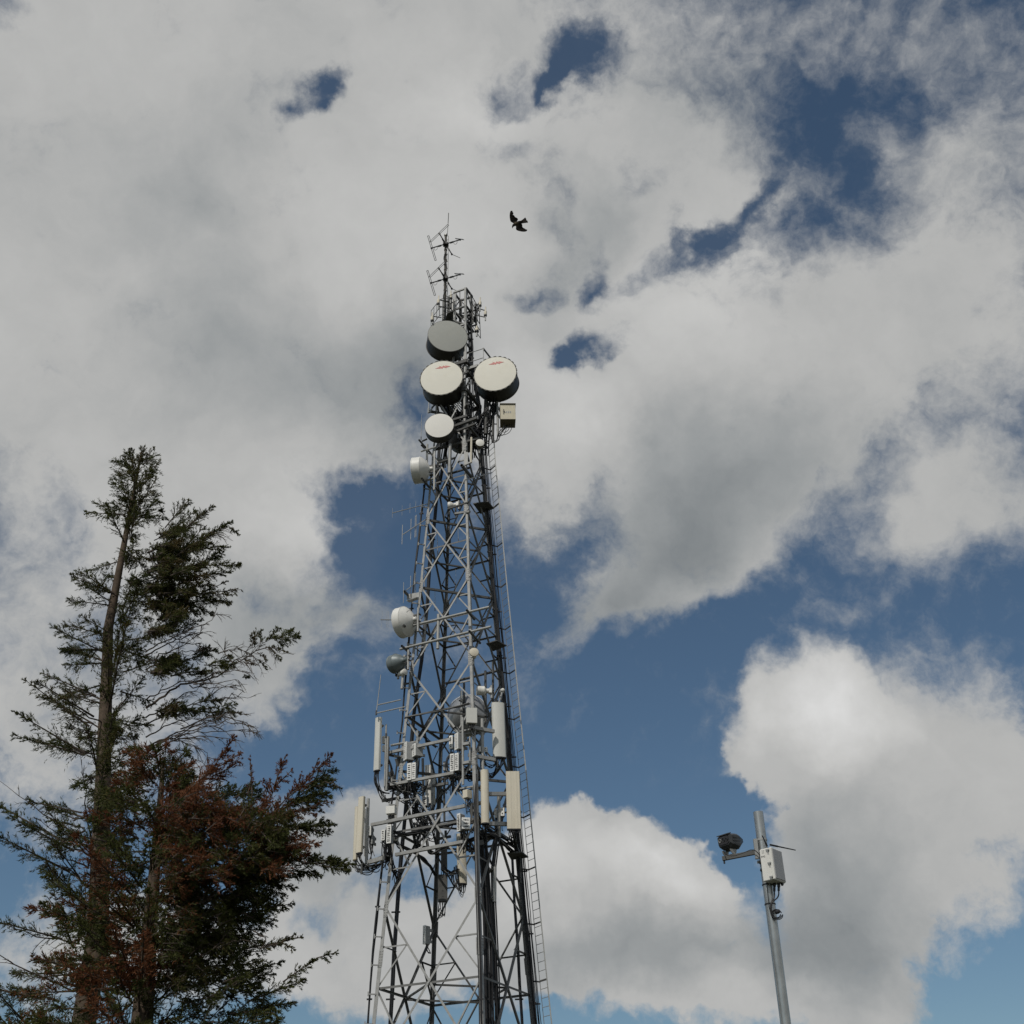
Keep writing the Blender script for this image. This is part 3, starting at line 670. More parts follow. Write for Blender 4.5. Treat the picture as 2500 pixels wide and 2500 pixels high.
# ------------------------------------------------------------------ cabinets and junction boxes
def cabinet(name, label, cat, px, py, Y, w, h, dep, az, m, mlid, nc, tgt, sag, group=None):
    c = P(px, py, Y=Y); s = mpp(c); wm, hm = w * s, h * s * 1.08
    n = azdir(az); x = V((math.cos(R(az)), math.sin(R(az)), 0)); y = -n
    t = thing(name, c - Z * hm / 2, label, cat, group)
    MB().rbox(c + y * dep / 2, x, y, Z, wm, dep, hm, .02).build('housing', m, t, False)
    MB().rbox(c - y * .012, x, y, Z, wm * 1.0, .028, hm * .99, .012).build('lid', mlid, t, False)
    for i in range(nc):
        q = c + y * dep * rnd.uniform(.3, .7) + x * wm * ((i + .5) / nc - .5) * .7 - Z * hm / 2
        MB().tube(q, q - Z * .09, .024, 8).build('gland', M['black'], t)
        jumper(t, q - Z * .08, P(tgt[0] + rnd.uniform(-5, 5), tgt[1] + rnd.uniform(-6, 6), Y=tgt[2]), sag * rnd.uniform(.6, 1.2), .016)
    return t, c, x, y, wm, hm
cabinet('junction_box', 'cream-white square junction box on the left leg above the radios', 'junction box', 953, 1977, 50.3, 23, 18, .28, -14, M['white'], M['white'], 4, (952, 2012, 50.6), .1, 'square junction boxes')
cabinet('junction_box', 'cream square junction box left of the front leg, seen from its corner', 'junction box', 1136, 1938, 49.3, 15, 19, .3, -38, M['cream'], M['cream'], 3, (1146, 1985, 49.8), .2, 'square junction boxes')
cabinet('equipment_box', 'pale grey upright equipment box in front of the large shiny dish', 'equipment box', 1152, 1746.5, 49.1, 26, 37, .22, 12, M['panel'], M['panel'], 6, (1155, 1790, 49.6), .1)
t, c, x, y, wm, hm = cabinet('equipment_cabinet', 'beige metal cabinet with a shade-darkened brown underside, hung right of the tower head', 'cabinet', 1240, 1006, 51.3, 37, 42, .78, 3, M['boxbrown'], M['box'], 4, (1216, 1048, 52), .7)  # housing colour carries the underside's shade, the lid keeps the beige
MB().bar(c - y * .035 - x * wm * .28 + Z * .16, c - y * .035 - x * wm * .28 - Z * .16, .035, .03).bar(c - y * .06 - x * wm * .3 + Z * .02, c - y * .06 - x * wm * .2 - Z * .02, .03, .03).build('door_handle', M['black'], t)
vb = MB()
for i in range(3): vb.rbox(c - y * .028 + x * wm * (-.1 + .13 * i) - Z * hm * .02, x, y, Z, .065, .01, .13, .003)
vb.build('vent', M['rgrey'], t, False)
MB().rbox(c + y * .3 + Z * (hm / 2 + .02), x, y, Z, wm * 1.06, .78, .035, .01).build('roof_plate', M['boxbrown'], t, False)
a = P(1214, 985, Y=51.9)
MB().pipe(a + Z * 1.2, a - Z * 2.2, .06, 12).bar(a - Z * .2, c + y * .6 - Z * .2, .1, .06, Z).bar(a - Z * .75, c + y * .6 - Z * .6, .1, .06, Z).build('support_pole', M['galv'], t)
# ------------------------------------------------------------------ antenna mounting frames (pipes and beams)
def frame(label, items, cat='antenna mount'):
    """items: (kind, name, (px,py,Y), (px,py,Y or None=level with the first end), radius or (w,h), material)"""
    first = items[0]; loc = P(*first[2][:2], Y=first[2][2])
    t = thing('antenna_mount', loc, label, cat, 'steel antenna mounting frames')
    for kind, name, a, b, r, m in items:
        A = P(a[0], a[1], Y=a[2]); B = P(b[0], b[1], Y=b[2]) if b[2] is not None else P(b[0], b[1], z=A.z)
        if kind == 'p': MB().pipe(A, B, r, 12).build(name, M[m], t)
        else:
            mb = MB().bar(A, B, r[0], r[1], Z); mb.build(name, M[m], t, False)
    return t
frame('pair of long sloping-looking grey pipes with an upright between them, at mid tower', [
    ('p', 'crossbar', (975, 1535, 51.0), (1195, 1482, None), .062, 'pipe'), ('p', 'crossbar', (977, 1585, 51.0), (1199, 1530, None), .062, 'pipe'),
    ('p', 'upright', (1070.5, 1500, 50.2), (1068.7, 1584, 50.2), .075, 'pipe'),
    ('p', 'outrigger', (986, 1498, 50.4), (1012, 1514, 51.6), .06, 'weath_shade'), ('p', 'outrigger', (986, 1527, 50.3), (1005, 1548, 51.6), .06, 'weath_shade'),
    ('p', 'outrigger', (981, 1577, 50.2), (1001, 1595, 51.6), .06, 'weath_shade'), ('p', 'outrigger', (1140, 1490, 49.2), (1158, 1512, 50.6), .06, 'weath_shade'), ('p', 'outrigger', (1146, 1541, 49.2), (1172, 1570, 50.9), .06, 'weath_shade'),
    ('p', 'upright', (1038, 1508, 51.9), (1036, 1590, 51.9), .05, 'pipe')])
frame('upper left standoff frame with box beams carrying the pale panel and radios', [
    ('b', 'crossbar', (953, 1837, 50.9), (1100, 1805, None), (.12, .12), 'galv'), ('b', 'crossbar', (953.5, 1916, 50.8), (1108, 1887, None), (.12, .12), 'galv'),
    ('p', 'crossbar', (955, 1820, 50.9), (991, 1813, None), .055, 'pipe'), ('p', 'upright', (947, 1799, 50.9), (944, 1930, 50.9), .075, 'pipe'), ('p', 'upright', (943, 1769, 50.6), (939, 1920, 50.6), .04, 'pipe'),
    ('p', 'upright', (1019, 1784, 50.6), (1018, 1900, 50.6), .05, 'pipe'), ('b', 'arm', (945, 1842, 50.9), (985, 1850, 51.6), (.09, .09), 'weath_shade'), ('b', 'arm', (940, 1925, 50.9), (978, 1922, 51.5), (.16, .12), 'weath_shade'),
    ('b', 'arm', (934, 1955, 50.6), (976, 1948, 51.6), (.13, .1), 'weath_shade')])
frame('lower left standoff frame with long box beams carrying the cream panels', [
    ('b', 'crossbar', (907, 2014, 50.8), (1136, 1967.5, None), (.13, .13), 'galv'), ('b', 'crossbar', (966, 2087, 50.6), (1131, 2055, None), (.13, .13), 'galv'), ('b', 'crossbar', (897, 2106, 50.8), (936, 2095, None), (.17, .13), 'galv'),
    ('p', 'upright', (899, 1950, 50.8), (894.5, 2108, 50.8), .07, 'pipe'), ('p', 'upright', (892, 1975, 51.2), (890, 2090, 51.2), .03, 'pipe'), ('p', 'upright', (883.5, 2108, 50.5), (882.5, 2134, 50.5), .05, 'weath_shade'),
    ('b', 'arm', (905, 2103, 50.8), (950, 2085, 51.4), (.12, .1), 'weath_shade')])
frame('upper right standoff frame with box arms reaching to the large pale panel', [
    ('b', 'arm', (1147, 1775, 49.6), (1206, 1786, None), (.15, .14), 'galv'), ('b', 'arm', (1144, 1843, 49.6), (1208, 1855, None), (.15, .14), 'galv'),
    ('p', 'upright', (1177, 1755, 50.0), (1178.5, 1885, 50.0), .072, 'pipe'), ('p', 'upright', (1147, 1798, 49.5), (1147.5, 1881, 49.5), .04, 'pipe'), ('p', 'upright', (1129.5, 1752, 49.5), (1130.5, 1916, 49.5), .055, 'pipe'),
    ('b', 'arm', (1131, 1818, 49.5), (1147, 1815, None), (.12, .2), 'rgrey'), ('b', 'arm', (1131, 1864, 49.5), (1147, 1861, None), (.12, .2), 'rgrey'), ('b', 'arm', (1218, 1718, 50.9), (1226, 1692, 51.6), (.11, .05), 'galv'), ('b', 'arm', (1150, 1880, 49.7), (1163, 1872, 50.2), (.1, .1), 'galv')])
frame('lower right standoff frame with two grey beams between the cream antennas', [
    ('b', 'arm', (1192, 1938.5, 50.4), (1240, 1938.5, 51.0), (.16, .16), 'rgrey'), ('b', 'arm', (1192, 2011, 50.4), (1240, 2012, 51.0), (.16, .16), 'rgrey'),
    ('p', 'upright', (1217.5, 1941, 51.0), (1219, 2044, 51.0), .075, 'pipe'), ('p', 'upright', (1180, 1878, 49.9), (1181, 2016, 49.9), .06, 'pipe'), ('b', 'arm', (1162, 1963, 50.2), (1184, 1958, 49.9), (.14, .12), 'galv'), ('b', 'arm', (1164, 2006, 50.2), (1186, 2010, 49.9), (.14, .12), 'galv')])
frame('empty upright pipe on two short arms low on the right of the front leg', [
    ('p', 'upright', (1207.5, 2117, 50.4), (1207, 2202, 50.4), .085, 'pipe'), ('p', 'arm', (1188, 2137, 51.0), (1203, 2119, 50.3), .06, 'pipe'), ('p', 'arm', (1190, 2199, 51.0), (1204, 2191, 50.3), .06, 'pipe')])
frame('grey cross pipe with uprights behind the front leg, above the large shiny dish', [
    ('p', 'crossbar', (1087, 1669, 53.0), (1217, 1637, 52.8), .062, 'weath_shade'), ('p', 'upright', (1185, 1638, 52.0), (1186, 1770, 52.0), .06, 'weath_shade'), ('p', 'upright', (1203.5, 1616, 52.3), (1203.5, 1720, 52.3), .055, 'weath_shade'), ('p', 'upright', (1133, 1668, 52.2), (1133.5, 1770, 52.2), .055, 'weath_shade')])
frame('cluster of short grey pipes behind the white drum dish, high on the left leg', [
    ('p', 'crossbar', (1026, 1151, 51.0), (1064, 1141, None), .055, 'pipe'), ('p', 'crossbar', (1030, 1176, 51.0), (1066, 1166, None), .055, 'pipe'), ('p', 'crossbar', (1028, 1102, 51.0), (1065, 1091, None), .05, 'pipe'), ('p', 'upright', (1043, 1085, 51.0), (1041, 1180, 51.0), .06, 'pipe'),
    ('p', 'outrigger', (1023, 1074, 50.3), (1058, 1114, 51.8), .05, 'weath_shade'), ('p', 'crossbar', (1031, 1077, 51.0), (1042, 1072, None), .05, 'weath_shade'), ('p', 'outrigger', (1030, 1168, 50.2), (1048, 1190, 51.4), .06, 'weath_shade'), ('b', 'arm', (1029, 1158, 50.8), (1058, 1160, 51.6), (.07, .2), 'weath_shade'),
    ('p', 'upright', (1029, 1087, 50.7), (1036, 1094, 51.2), .05, 'weath_shade')])
frame('short black stub pipe and plate on the left leg above the large white dish', [
    ('p', 'outrigger', (987, 1444, 50.2), (1002, 1459, 51.4), .07, 'weath_shade'), ('b', 'arm', (994, 1457, 50.8), (1024, 1452, None), (.25, .05), 'galv'), ('b', 'arm', (996, 1468, 50.9), (1020, 1460, None), (.05, .22), 'galv')])
frame('two grey uprights bracketed to the left leg by the blue-grey dish', [
    ('p', 'upright', (988, 1600, 50.9), (981, 1682, 50.9), .07, 'pipe'), ('p', 'upright', (1020, 1578, 51.6), (1019, 1600, 51.6), .04, 'pipe'), ('b', 'arm', (983, 1612, 50.9), (1000, 1606, 51.3), (.08, .08), 'weath_shade'), ('b', 'arm', (980, 1672, 50.9), (1000, 1668, 51.3), (.08, .08), 'weath_shade')])
frame('bracket holding the small cone dish out from the front leg', [
    ('b', 'arm', (1093, 1243, 51.0), (1144, 1226, 50.4), (.07, .07), 'weath_shade'), ('b', 'arm', (1112, 1254, 51.0), (1147, 1249, 50.3), (.1, .12), 'galv'), ('p', 'upright', (1112, 1236, 51.0), (1113, 1258, 51.0), .04, 'weath_shade')])
frame('stubby dark crossed pipes inside the upper bay right of the front leg', [
    ('p', 'outrigger', (1127, 1136, 49.8), (1150, 1164, 51.2), .085, 'weath_shade'), ('p', 'crossbar', (1104, 1155, 51.2), (1146, 1142, None), .06, 'weath_shade'), ('b', 'arm', (1136, 1172, 50.2), (1201, 1154, 52.0), (.05, .05), 'galv')])
frame('brown-grey bracket column with a thin white pole below the head of the tower', [
    ('p', 'upright', (1151, 1068, 50.4), (1150, 1130, 50.4), .055, 'cream'), ('b', 'upright', (1138, 1105, 50.4), (1137, 1134, 50.4), (.2, .1), 'pipe'), ('b', 'arm', (1126, 1140, 50.4), (1150, 1128, 50.4), (.07, .09), 'galv')])
frame('beams carrying the two cream dishes across the tower head', [
    ('b', 'crossbar', (1104, 912, 51.9), (1166, 893, None), (.16, .12), 'galv'), ('b', 'crossbar', (1112, 903, 52.1), (1180, 889, None), (.1, .1), 'rgrey'), ('b', 'crossbar', (1090, 1048, 51.2), (1165, 1020, None), (.14, .12), 'weath_shade'), ('b', 'crossbar', (1085, 1065, 51.2), (1160, 1035, None), (.1, .1), 'weath_shade'),
    ('p', 'upright', (1128, 905, 51.3), (1131, 1010, 51.3), .1, 'weath_shade'), ('p', 'upright', (1188, 960, 51.9), (1186, 1060, 51.9), .1, 'weath_shade'), ('p', 'upright', (1205, 985, 52.1), (1203, 1080, 52.1), .07, 'weath_shade')])
frame('dark crossed pipe stubs in the bay under the head of the tower', [('b', 'crossbar', (1060, 1098, 51.6), (1170, 1070, None), (.12, .1), 'weath_shade'), ('p', 'crossbar', (1070, 1130, 51.2), (1110, 1118, None), .06, 'weath_shade'), ('p', 'upright', (1099, 1085, 50.8), (1097, 1155, 50.8), .085, 'galv')])

frame('dark bars and rods crossing inside the top section beside the mast', [
    ('b', 'arm', (1073, 732, 51.8), (1108, 741, 52.2), (.05, .05), 'weath_shade'), ('b', 'arm', (1073, 748, 51.8), (1112, 757, 52.2), (.05, .05), 'weath_shade'), ('b', 'arm', (1092, 758, 52.0), (1133, 772, 51.9), (.07, .07), 'weath_shade'), ('b', 'arm', (1096, 781, 51.9), (1132, 791, 51.7), (.09, .09), 'weath_shade'),
    ('b', 'arm', (1098, 772, 52.0), (1104, 752, 52.0), (.05, .05), 'weath_shade'), ('p', 'upright', (1095, 726, 52.2), (1094, 775, 52.2), .07, 'weath_shade'), ('p', 'upright', (1101, 728, 52.0), (1100.5, 752, 52.0), .05, 'weath_shade'), ('p', 'upright', (1084, 735, 52.3), (1083, 782, 52.3), .09, 'mid'),
    ('p', 'upright', (1106, 732, 52.0), (1105.5, 770, 52.0), .06, 'pipe'), ('b', 'plate', (1098, 776, 51.9), (1112, 770, 52.4), (.5, .06), 'weath_shade'), ('p', 'crossbar', (1130, 765, 51.9), (1162, 757, 52.5), .05, 'weath_shade'), ('p', 'crossbar', (1140, 800, 51.9), (1163, 793, 52.5), .05, 'weath_shade'), ('b', 'plate', (1147, 782, 52.1), (1163, 778, 52.5), (.35, .06), 'weath_shade'), ('b', 'upright', (1152, 736, 52.0), (1153, 790, 52.0), (.15, .06), 'mid'),
    ('p', 'upright', (1161, 742, 52.3), (1163, 800, 52.3), .06, 'weath_shade'), ('b', 'arm', (1158, 752, 52.2), (1170, 740, 51.6), (.06, .05), 'weath_shade'), ('b', 'arm', (1160, 762, 52.2), (1172, 748, 51.6), (.05, .05), 'weath_shade'), ('p', 'arm', (1140, 770, 51.9), (1150, 806, 52.2), .03, 'weath_shade'), ('p', 'arm', (1136, 778, 51.9), (1158, 812, 52.4), .045, 'weath_shade'), ('b', 'plate', (1144, 800, 52.0), (1150, 799, 52.0), (.2, .2), 'weath_shade'), ('p', 'arm', (1146, 790, 52.0), (1160, 778, 52.4), .035, 'weath_shade')])
frame('rear frame bars and uprights among the cables inside the lower tower', [
    ('b', 'crossbar', (1032, 1923, 53.6), (1094, 1912, None), (.12, .1), 'mid'), ('p', 'upright', (1084, 1903, 53.5), (1085, 2004, 53.5), .05, 'weath_shade'), ('p', 'upright', (1032, 1852, 53.3), (1034, 1978, 53.3), .06, 'mid'), ('b', 'crossbar', (1076, 1903, 53.4), (1100, 1897, None), (.1, .08), 'weath_shade'),
    ('p', 'upright', (1088, 2028, 53.3), (1089, 2120, 53.3), .06, 'weath_shade'), ('b', 'crossbar', (1062, 2050, 53.4), (1100, 2042, None), (.1, .1), 'weath_shade'), ('p', 'upright', (1054, 1880, 53.4), (1055, 1985, 53.4), .05, 'pipe')])
frame('small brackets and straps clamped up the front leg beside the cream tube antenna', [
    ('p', 'upright', (1164, 1880, 49.8), (1167, 2050, 49.7), .06, 'pipe'), ('b', 'arm', (1150, 1926, 49.8), (1176, 1922, 49.9), (.1, .08), 'weath_shade'), ('b', 'arm', (1146, 1965, 49.8), (1180, 1958, 49.9), (.09, .14), 'galv'), ('b', 'arm', (1146, 2008, 49.8), (1182, 2003, 49.9), (.14, .16), 'weath_shade'),
    ('b', 'plate', (1148, 1982, 49.6), (1158, 1980, 49.8), (.25, .08), 'weath_shade'), ('b', 'plate', (1156, 1900, 49.8), (1166, 1898, 49.8), (.3, .1), 'mid'), ('b', 'plate', (1160, 2060, 49.6), (1180, 2056, 49.8), (.2, .1), 'weath_shade'), ('b', 'upright', (1150, 1962, 49.5), (1152, 2005, 49.5), (.1, .08), 'weath_shade')])
frame('dark crossed struts between the lower black cable bundles right of the front leg', [
    ('b', 'strut', (1183, 2058, 50.8), (1200, 2110, 50.8), (.08, .06), 'weath_shade'), ('b', 'strut', (1203, 2062, 50.9), (1186, 2112, 50.9), (.08, .06), 'weath_shade'), ('b', 'plate', (1180, 2046, 50.6), (1210, 2042, 50.8), (.2, .2), 'weath_shade'), ('b', 'plate', (1184, 2070, 50.6), (1190, 2070, 50.6), (.5, .2), 'weath_shade')])
frame('small clamps and plates stacked on the left leg behind the left radios', [
    ('b', 'plate', (952, 1898, 50.9), (962, 1896, 51.1), (.5, .1), 'galv'), ('b', 'plate', (968, 1862, 51.0), (978, 1860, 51.2), (.35, .1), 'mid'), ('b', 'arm', (955, 2010, 50.9), (975, 2004, 51.3), (.1, .1), 'weath_shade'), ('b', 'plate', (950, 2000, 50.8), (962, 1998, 51.0), (.3, .1), 'weath_shade'), ('p', 'upright', (955, 1990, 51.0), (949, 2098, 51.0), .05, 'mid'), ('b', 'arm', (956, 2040, 50.8), (972, 2050, 51.2), (.25, .05), 'panel')])

# black cable looms lying along the frames and hanging in loops
def loom(label, pts, n, r, spread, sag=.0, group='black cable looms'):
    w = [P(a, b, Y=c) for a, b, c in pts]
    t = thing('cable_loom', w[0], label, 'cables', group)
    for i in range(n):
        pp = []
        for q, p in enumerate(w): pp.append(p + V((rnd.uniform(-1, 1), rnd.uniform(-1, 1), rnd.uniform(-1, 1))) * spread)
        # Catmull-Rom
        out_ = []
        for k in range(len(pp) - 1):
            p0, p1, p2, p3 = pp[max(k - 1, 0)], pp[k], pp[k + 1], pp[min(k + 2, len(pp) - 1)]
            for s in range(7):
                u = s / 7
                out_.append(.5 * ((2 * p1) + (p2 - p0) * u + (2 * p0 - 5 * p1 + 4 * p2 - p3) * u * u + (3 * p1 - p0 - 3 * p2 + p3) * u ** 3))
        out_.append(pp[-1])
        MB().path(out_, r * rnd.uniform(.7, 1.15), 6).build('cable', M['cable' if rnd.random() < .82 else 'gcable'], t)
    return t
loom('thick black cable loom crossing the tower above the bottom frame beam', [(957, 2030, 50.6), (985, 2036, 50.7), (1015, 2032, 50.7), (1055, 2022, 50.5), (1090, 2014, 50.4), (1118, 2008, 50.2)], 9, .034, .09)
loom('black cable loom sagging below the thick loom and curling down', [(962, 2045, 50.7), (1000, 2036, 50.8), (1025, 2030, 50.8), (1040, 2048, 50.8), (1046, 2075, 50.8), (1056, 2085, 51), (1080, 2072, 50.8), (1110, 2062, 50.6), (1140, 2064, 50.4), (1165, 2080, 50.3)], 5, .028, .06)
loom('black cables arching below the lower right cream antennas', [(1122, 2062, 50.2), (1150, 2052, 50.1), (1180, 2038, 50.2), (1205, 2040, 50.6), (1225, 2055, 51), (1245, 2075, 51.6), (1262, 2085, 52.2)], 7, .032, .08)
loom('diagonal black loom from the lower right frame down to the ladder', [(1185, 2020, 50.3), (1205, 2030, 50.7), (1228, 2045, 51.3), (1250, 2060, 51.9), (1266, 2078, 52.5)], 6, .034, .10)
loom('hanging black cable loops below the coiled cables by the front leg', [(1104, 1890, 50.2), (1108, 1912, 50.2), (1118, 1925, 50.2), (1140, 1924, 50.2), (1165, 1922, 50.3), (1176, 1922, 50.4)], 6, .017, .10)
loom('dense black cable tangle under the lower radio pair by the front leg', [(1098, 1886, 50.1), (1112, 1893, 50), (1130, 1884, 50), (1148, 1893, 50.1), (1170, 1893, 50.3)], 16, .026, .28)
loom('big coil of black cable left of the slotted radios by the front leg', [(1104, 1836, 50), (1094, 1850, 50), (1089, 1868, 50), (1094, 1884, 50), (1106, 1890, 50)], 5, .024, .05)
loom('black cables arching from the back leg up to the upper radios by the front leg', [(1082, 1830, 52.5), (1090, 1812, 51.5), (1100, 1790, 50.5), (1110, 1776, 50), (1120, 1778, 49.8), (1124, 1790, 49.7)], 3, .026, .04)
loom('diagonal black cables from the left leg to the back leg above the upper left radios', [(990, 1764, 51.6), (1010, 1778, 52), (1030, 1793, 52.4), (1050, 1812, 52.9), (1066, 1825, 53.3)], 5, .024, .06)
loom('dense black cable tangle under the left radio pairs', [(955, 1922, 50.9), (975, 1930, 50.9), (998, 1918, 50.8), (1018, 1926, 50.8), (1030, 1918, 50.9)], 16, .026, .32)
loom('black cables draped from the upper left panel pipe', [(945, 1850, 50.9), (954, 1868, 50.9), (956, 1890, 50.9), (950, 1912, 51), (945, 1928, 51)], 5, .02, .07)
loom('long black cable loop hanging under the upper left panel antenna', [(915, 1888, 50.6), (915, 1908, 50.6), (922, 1925, 50.7), (936, 1935, 50.9), (950, 1937, 51)], 3, .02, .03)
loom('cable tangle inside the tower above the lower left frame', [(1005, 1960, 52.4), (1018, 1985, 52.4), (1030, 2010, 52.4), (1040, 2025, 52.4), (1050, 2035, 52.5)], 14, .02, .38)
loom('black cables from the lower left panels sweeping back to the left leg', [(880, 2112, 50.6), (890, 2118, 50.7), (905, 2117, 50.8), (925, 2110, 51), (945, 2095, 51.2)], 6, .024, .08)
loom('black cable tangle hanging under the lower left cream panels', [(872, 2102, 50.7), (870, 2118, 50.7), (878, 2128, 50.6), (890, 2122, 50.6), (898, 2108, 50.7)], 6, .016, .08)
loom('diagonal black cables from the left leg down into the tower near the bottom', [(957, 2052, 50.9), (985, 2068, 51.4), (1010, 2082, 52), (1035, 2098, 52.6), (1055, 2118, 53), (1064, 2140, 53.2)], 6, .032, .08)
loom('loose cable loop hanging from the cream panel inside the lower tower', [(1104, 2128, 52.8), (1106, 2150, 52.8), (1114, 2166, 52.8), (1122, 2170, 52.8), (1128, 2155, 52.9)], 5, .018, .07)
loom('tangled cables beside the dark radios on the back leg', [(1088, 2122, 52.7), (1098, 2136, 52.7), (1108, 2132, 52.8), (1116, 2118, 52.8)], 8, .02, .14)
loom('white-tagged black cables under the large pale panel antenna', [(1212, 1860, 50.8), (1216, 1872, 50.9), (1210, 1884, 51), (1200, 1894, 51.1), (1192, 1896, 51.1)], 5, .022, .08)
loom('black cable loops right of the pipe under the shiny dish', [(1180, 1855, 50.2), (1192, 1868, 50.5), (1204, 1868, 50.7), (1212, 1858, 50.8)], 4, .02, .08)
loom('black cable clutter in the tower head behind the medium white dish', [(1078, 985, 51.8), (1095, 1005, 51.8), (1112, 1030, 51.8), (1128, 1050, 51.9), (1150, 1072, 52), (1175, 1090, 52.3)], 14, .035, .42)
loom('black cable clutter in the tower head under the right cream dish', [(1198, 985, 52), (1194, 1010, 52), (1180, 1035, 52), (1162, 1050, 52), (1146, 1040, 52), (1132, 1010, 52)], 14, .034, .45)
loom('cable loops under the beige cabinet', [(1198, 1055, 52), (1205, 1075, 52), (1215, 1076, 51.9), (1222, 1058, 51.8), (1234, 1042, 51.7)], 4, .022, .08)
loom('black cables on the front leg beside the lower right cream tube', [(1160, 1990, 50.1), (1165, 2010, 50.1), (1172, 2030, 50.2), (1178, 2055, 50.3)], 10, .026, .22)
loom('black cables dropping from the wide cream panel to the right leg', [(1250, 2034, 51), (1255, 2060, 51.6), (1263, 2090, 52.3), (1270, 2150, 52.5)], 7, .032, .12)
loom('thin black cable pair lying along the cross brace above the grey box', [(989, 1753, 50.9), (1030, 1744, 50.7), (1075, 1735, 50.3), (1120, 1724, 49.9), (1146, 1717, 49.7)], 3, .03, .04)
loom('bare black cables fanning down the front leg under the squat finned radio', [(1132, 2024, 49.6), (1136, 2045, 49.8), (1146, 2066, 49.9), (1160, 2085, 50.0), (1166, 2120, 50.1)], 9, .02, .16)
loom('tangle of thin cables around the front leg between the two cream boxes', [(1140, 1950, 49.7), (1148, 1975, 49.7), (1160, 1985, 49.7), (1170, 2005, 49.9), (1160, 2030, 49.9)], 10, .016, .22)
loom('grey and black cable tangle hanging under the white rear panel', [(1050, 1985, 53.2), (1044, 2000, 53.0), (1032, 2018, 52.8), (1022, 2030, 52.6), (1030, 2048, 52.6)], 12, .018, .32)
loom('cables falling behind the left radios past the white junction box', [(998, 1905, 51.2), (1003, 1930, 51.6), (1008, 1955, 52), (1016, 1980, 52.2), (1020, 2005, 52.3)], 10, .02, .26)
loom('black cables below the short white radios on the left leg', [(938, 2058, 50.7), (944, 2075, 50.8), (950, 2100, 51.0), (958, 2120, 51.2), (968, 2150, 51.8)], 9, .02, .18)
loom('black hose from the tower head down past the white drum dish', [(1035, 1185, 51.4), (1033, 1215, 51.4), (1030, 1255, 51.3)], 2, .03, .03)

# ------------------------------------------------------------------ mast and its dipoles
mast = thing('antenna_mast', P(1085, 800, Y=52.6), 'stained tubular mast rising from the top of the tower', 'mast')
a, b_ = P(1085.5, 800, Y=52.6), P(1088.3, 575.5, Y=52.6)
bm = MB()
ks = 26
pts = [a.lerp(b_, i / ks) + V((rnd.uniform(-1, 1), rnd.uniform(-1, 1), 0)) * .006 for i in range(ks + 1)]
bm.path(pts, .085, 12, 0, [(.082 if i < 16 else .07) * rnd.uniform(.94, 1.06) for i in range(ks + 1)])
for i in range(1, 16):
    c = a.lerp(b_, i / 18); bm.tube(c, c + Z * .06, .094, 12)
bm.build('tube', M['rust'], mast)
MB().lathe([(.1, 0), (.1, .1), (.05, .1)], b_, Z, 12).build('cap', M['pipe'], mast)
c, d = P(1092.3, 728, Y=52.5), P(1095, 576, Y=52.5)
MB().tube(c, d, .022, 8).build('conduit', M['pipe'], mast)
for i in range(9):
    q = c.lerp(d, i / 8.5); w = a.lerp(b_, (i / 8.5) * .66 + .32)
    MB().bar(q, V((w.x, w.y, q.z)), .03, .02, Z).build('bracket', M['weath_shade'], mast)
mp_ = MB(); prev = None
mp_.path([a.lerp(b_, t) + V((.09 * math.cos(t * 30), -.10, 0)) for t in [i / 40 for i in range(34)]], .03, 6).build('cable', M['cable'], mast)
whip = thing('whip_antenna', P(1092, 577, Y=52.5), 'thin grey whip at the very top of the mast', 'antenna', 'thin whip antennas')
MB().tube(P(1092, 577, Y=52.5), P(1094, 545, Y=52.5), .016, 6).build('lower_rod', M['weath_shade'], whip)
MB().tube(P(1094, 545, Y=52.5), P(1095.2, 520, Y=52.5), .022, 6).build('tip', M['weath_shade'], whip)
def zp(x, y): return (980 + x * .17598, 500 + y * .17598)
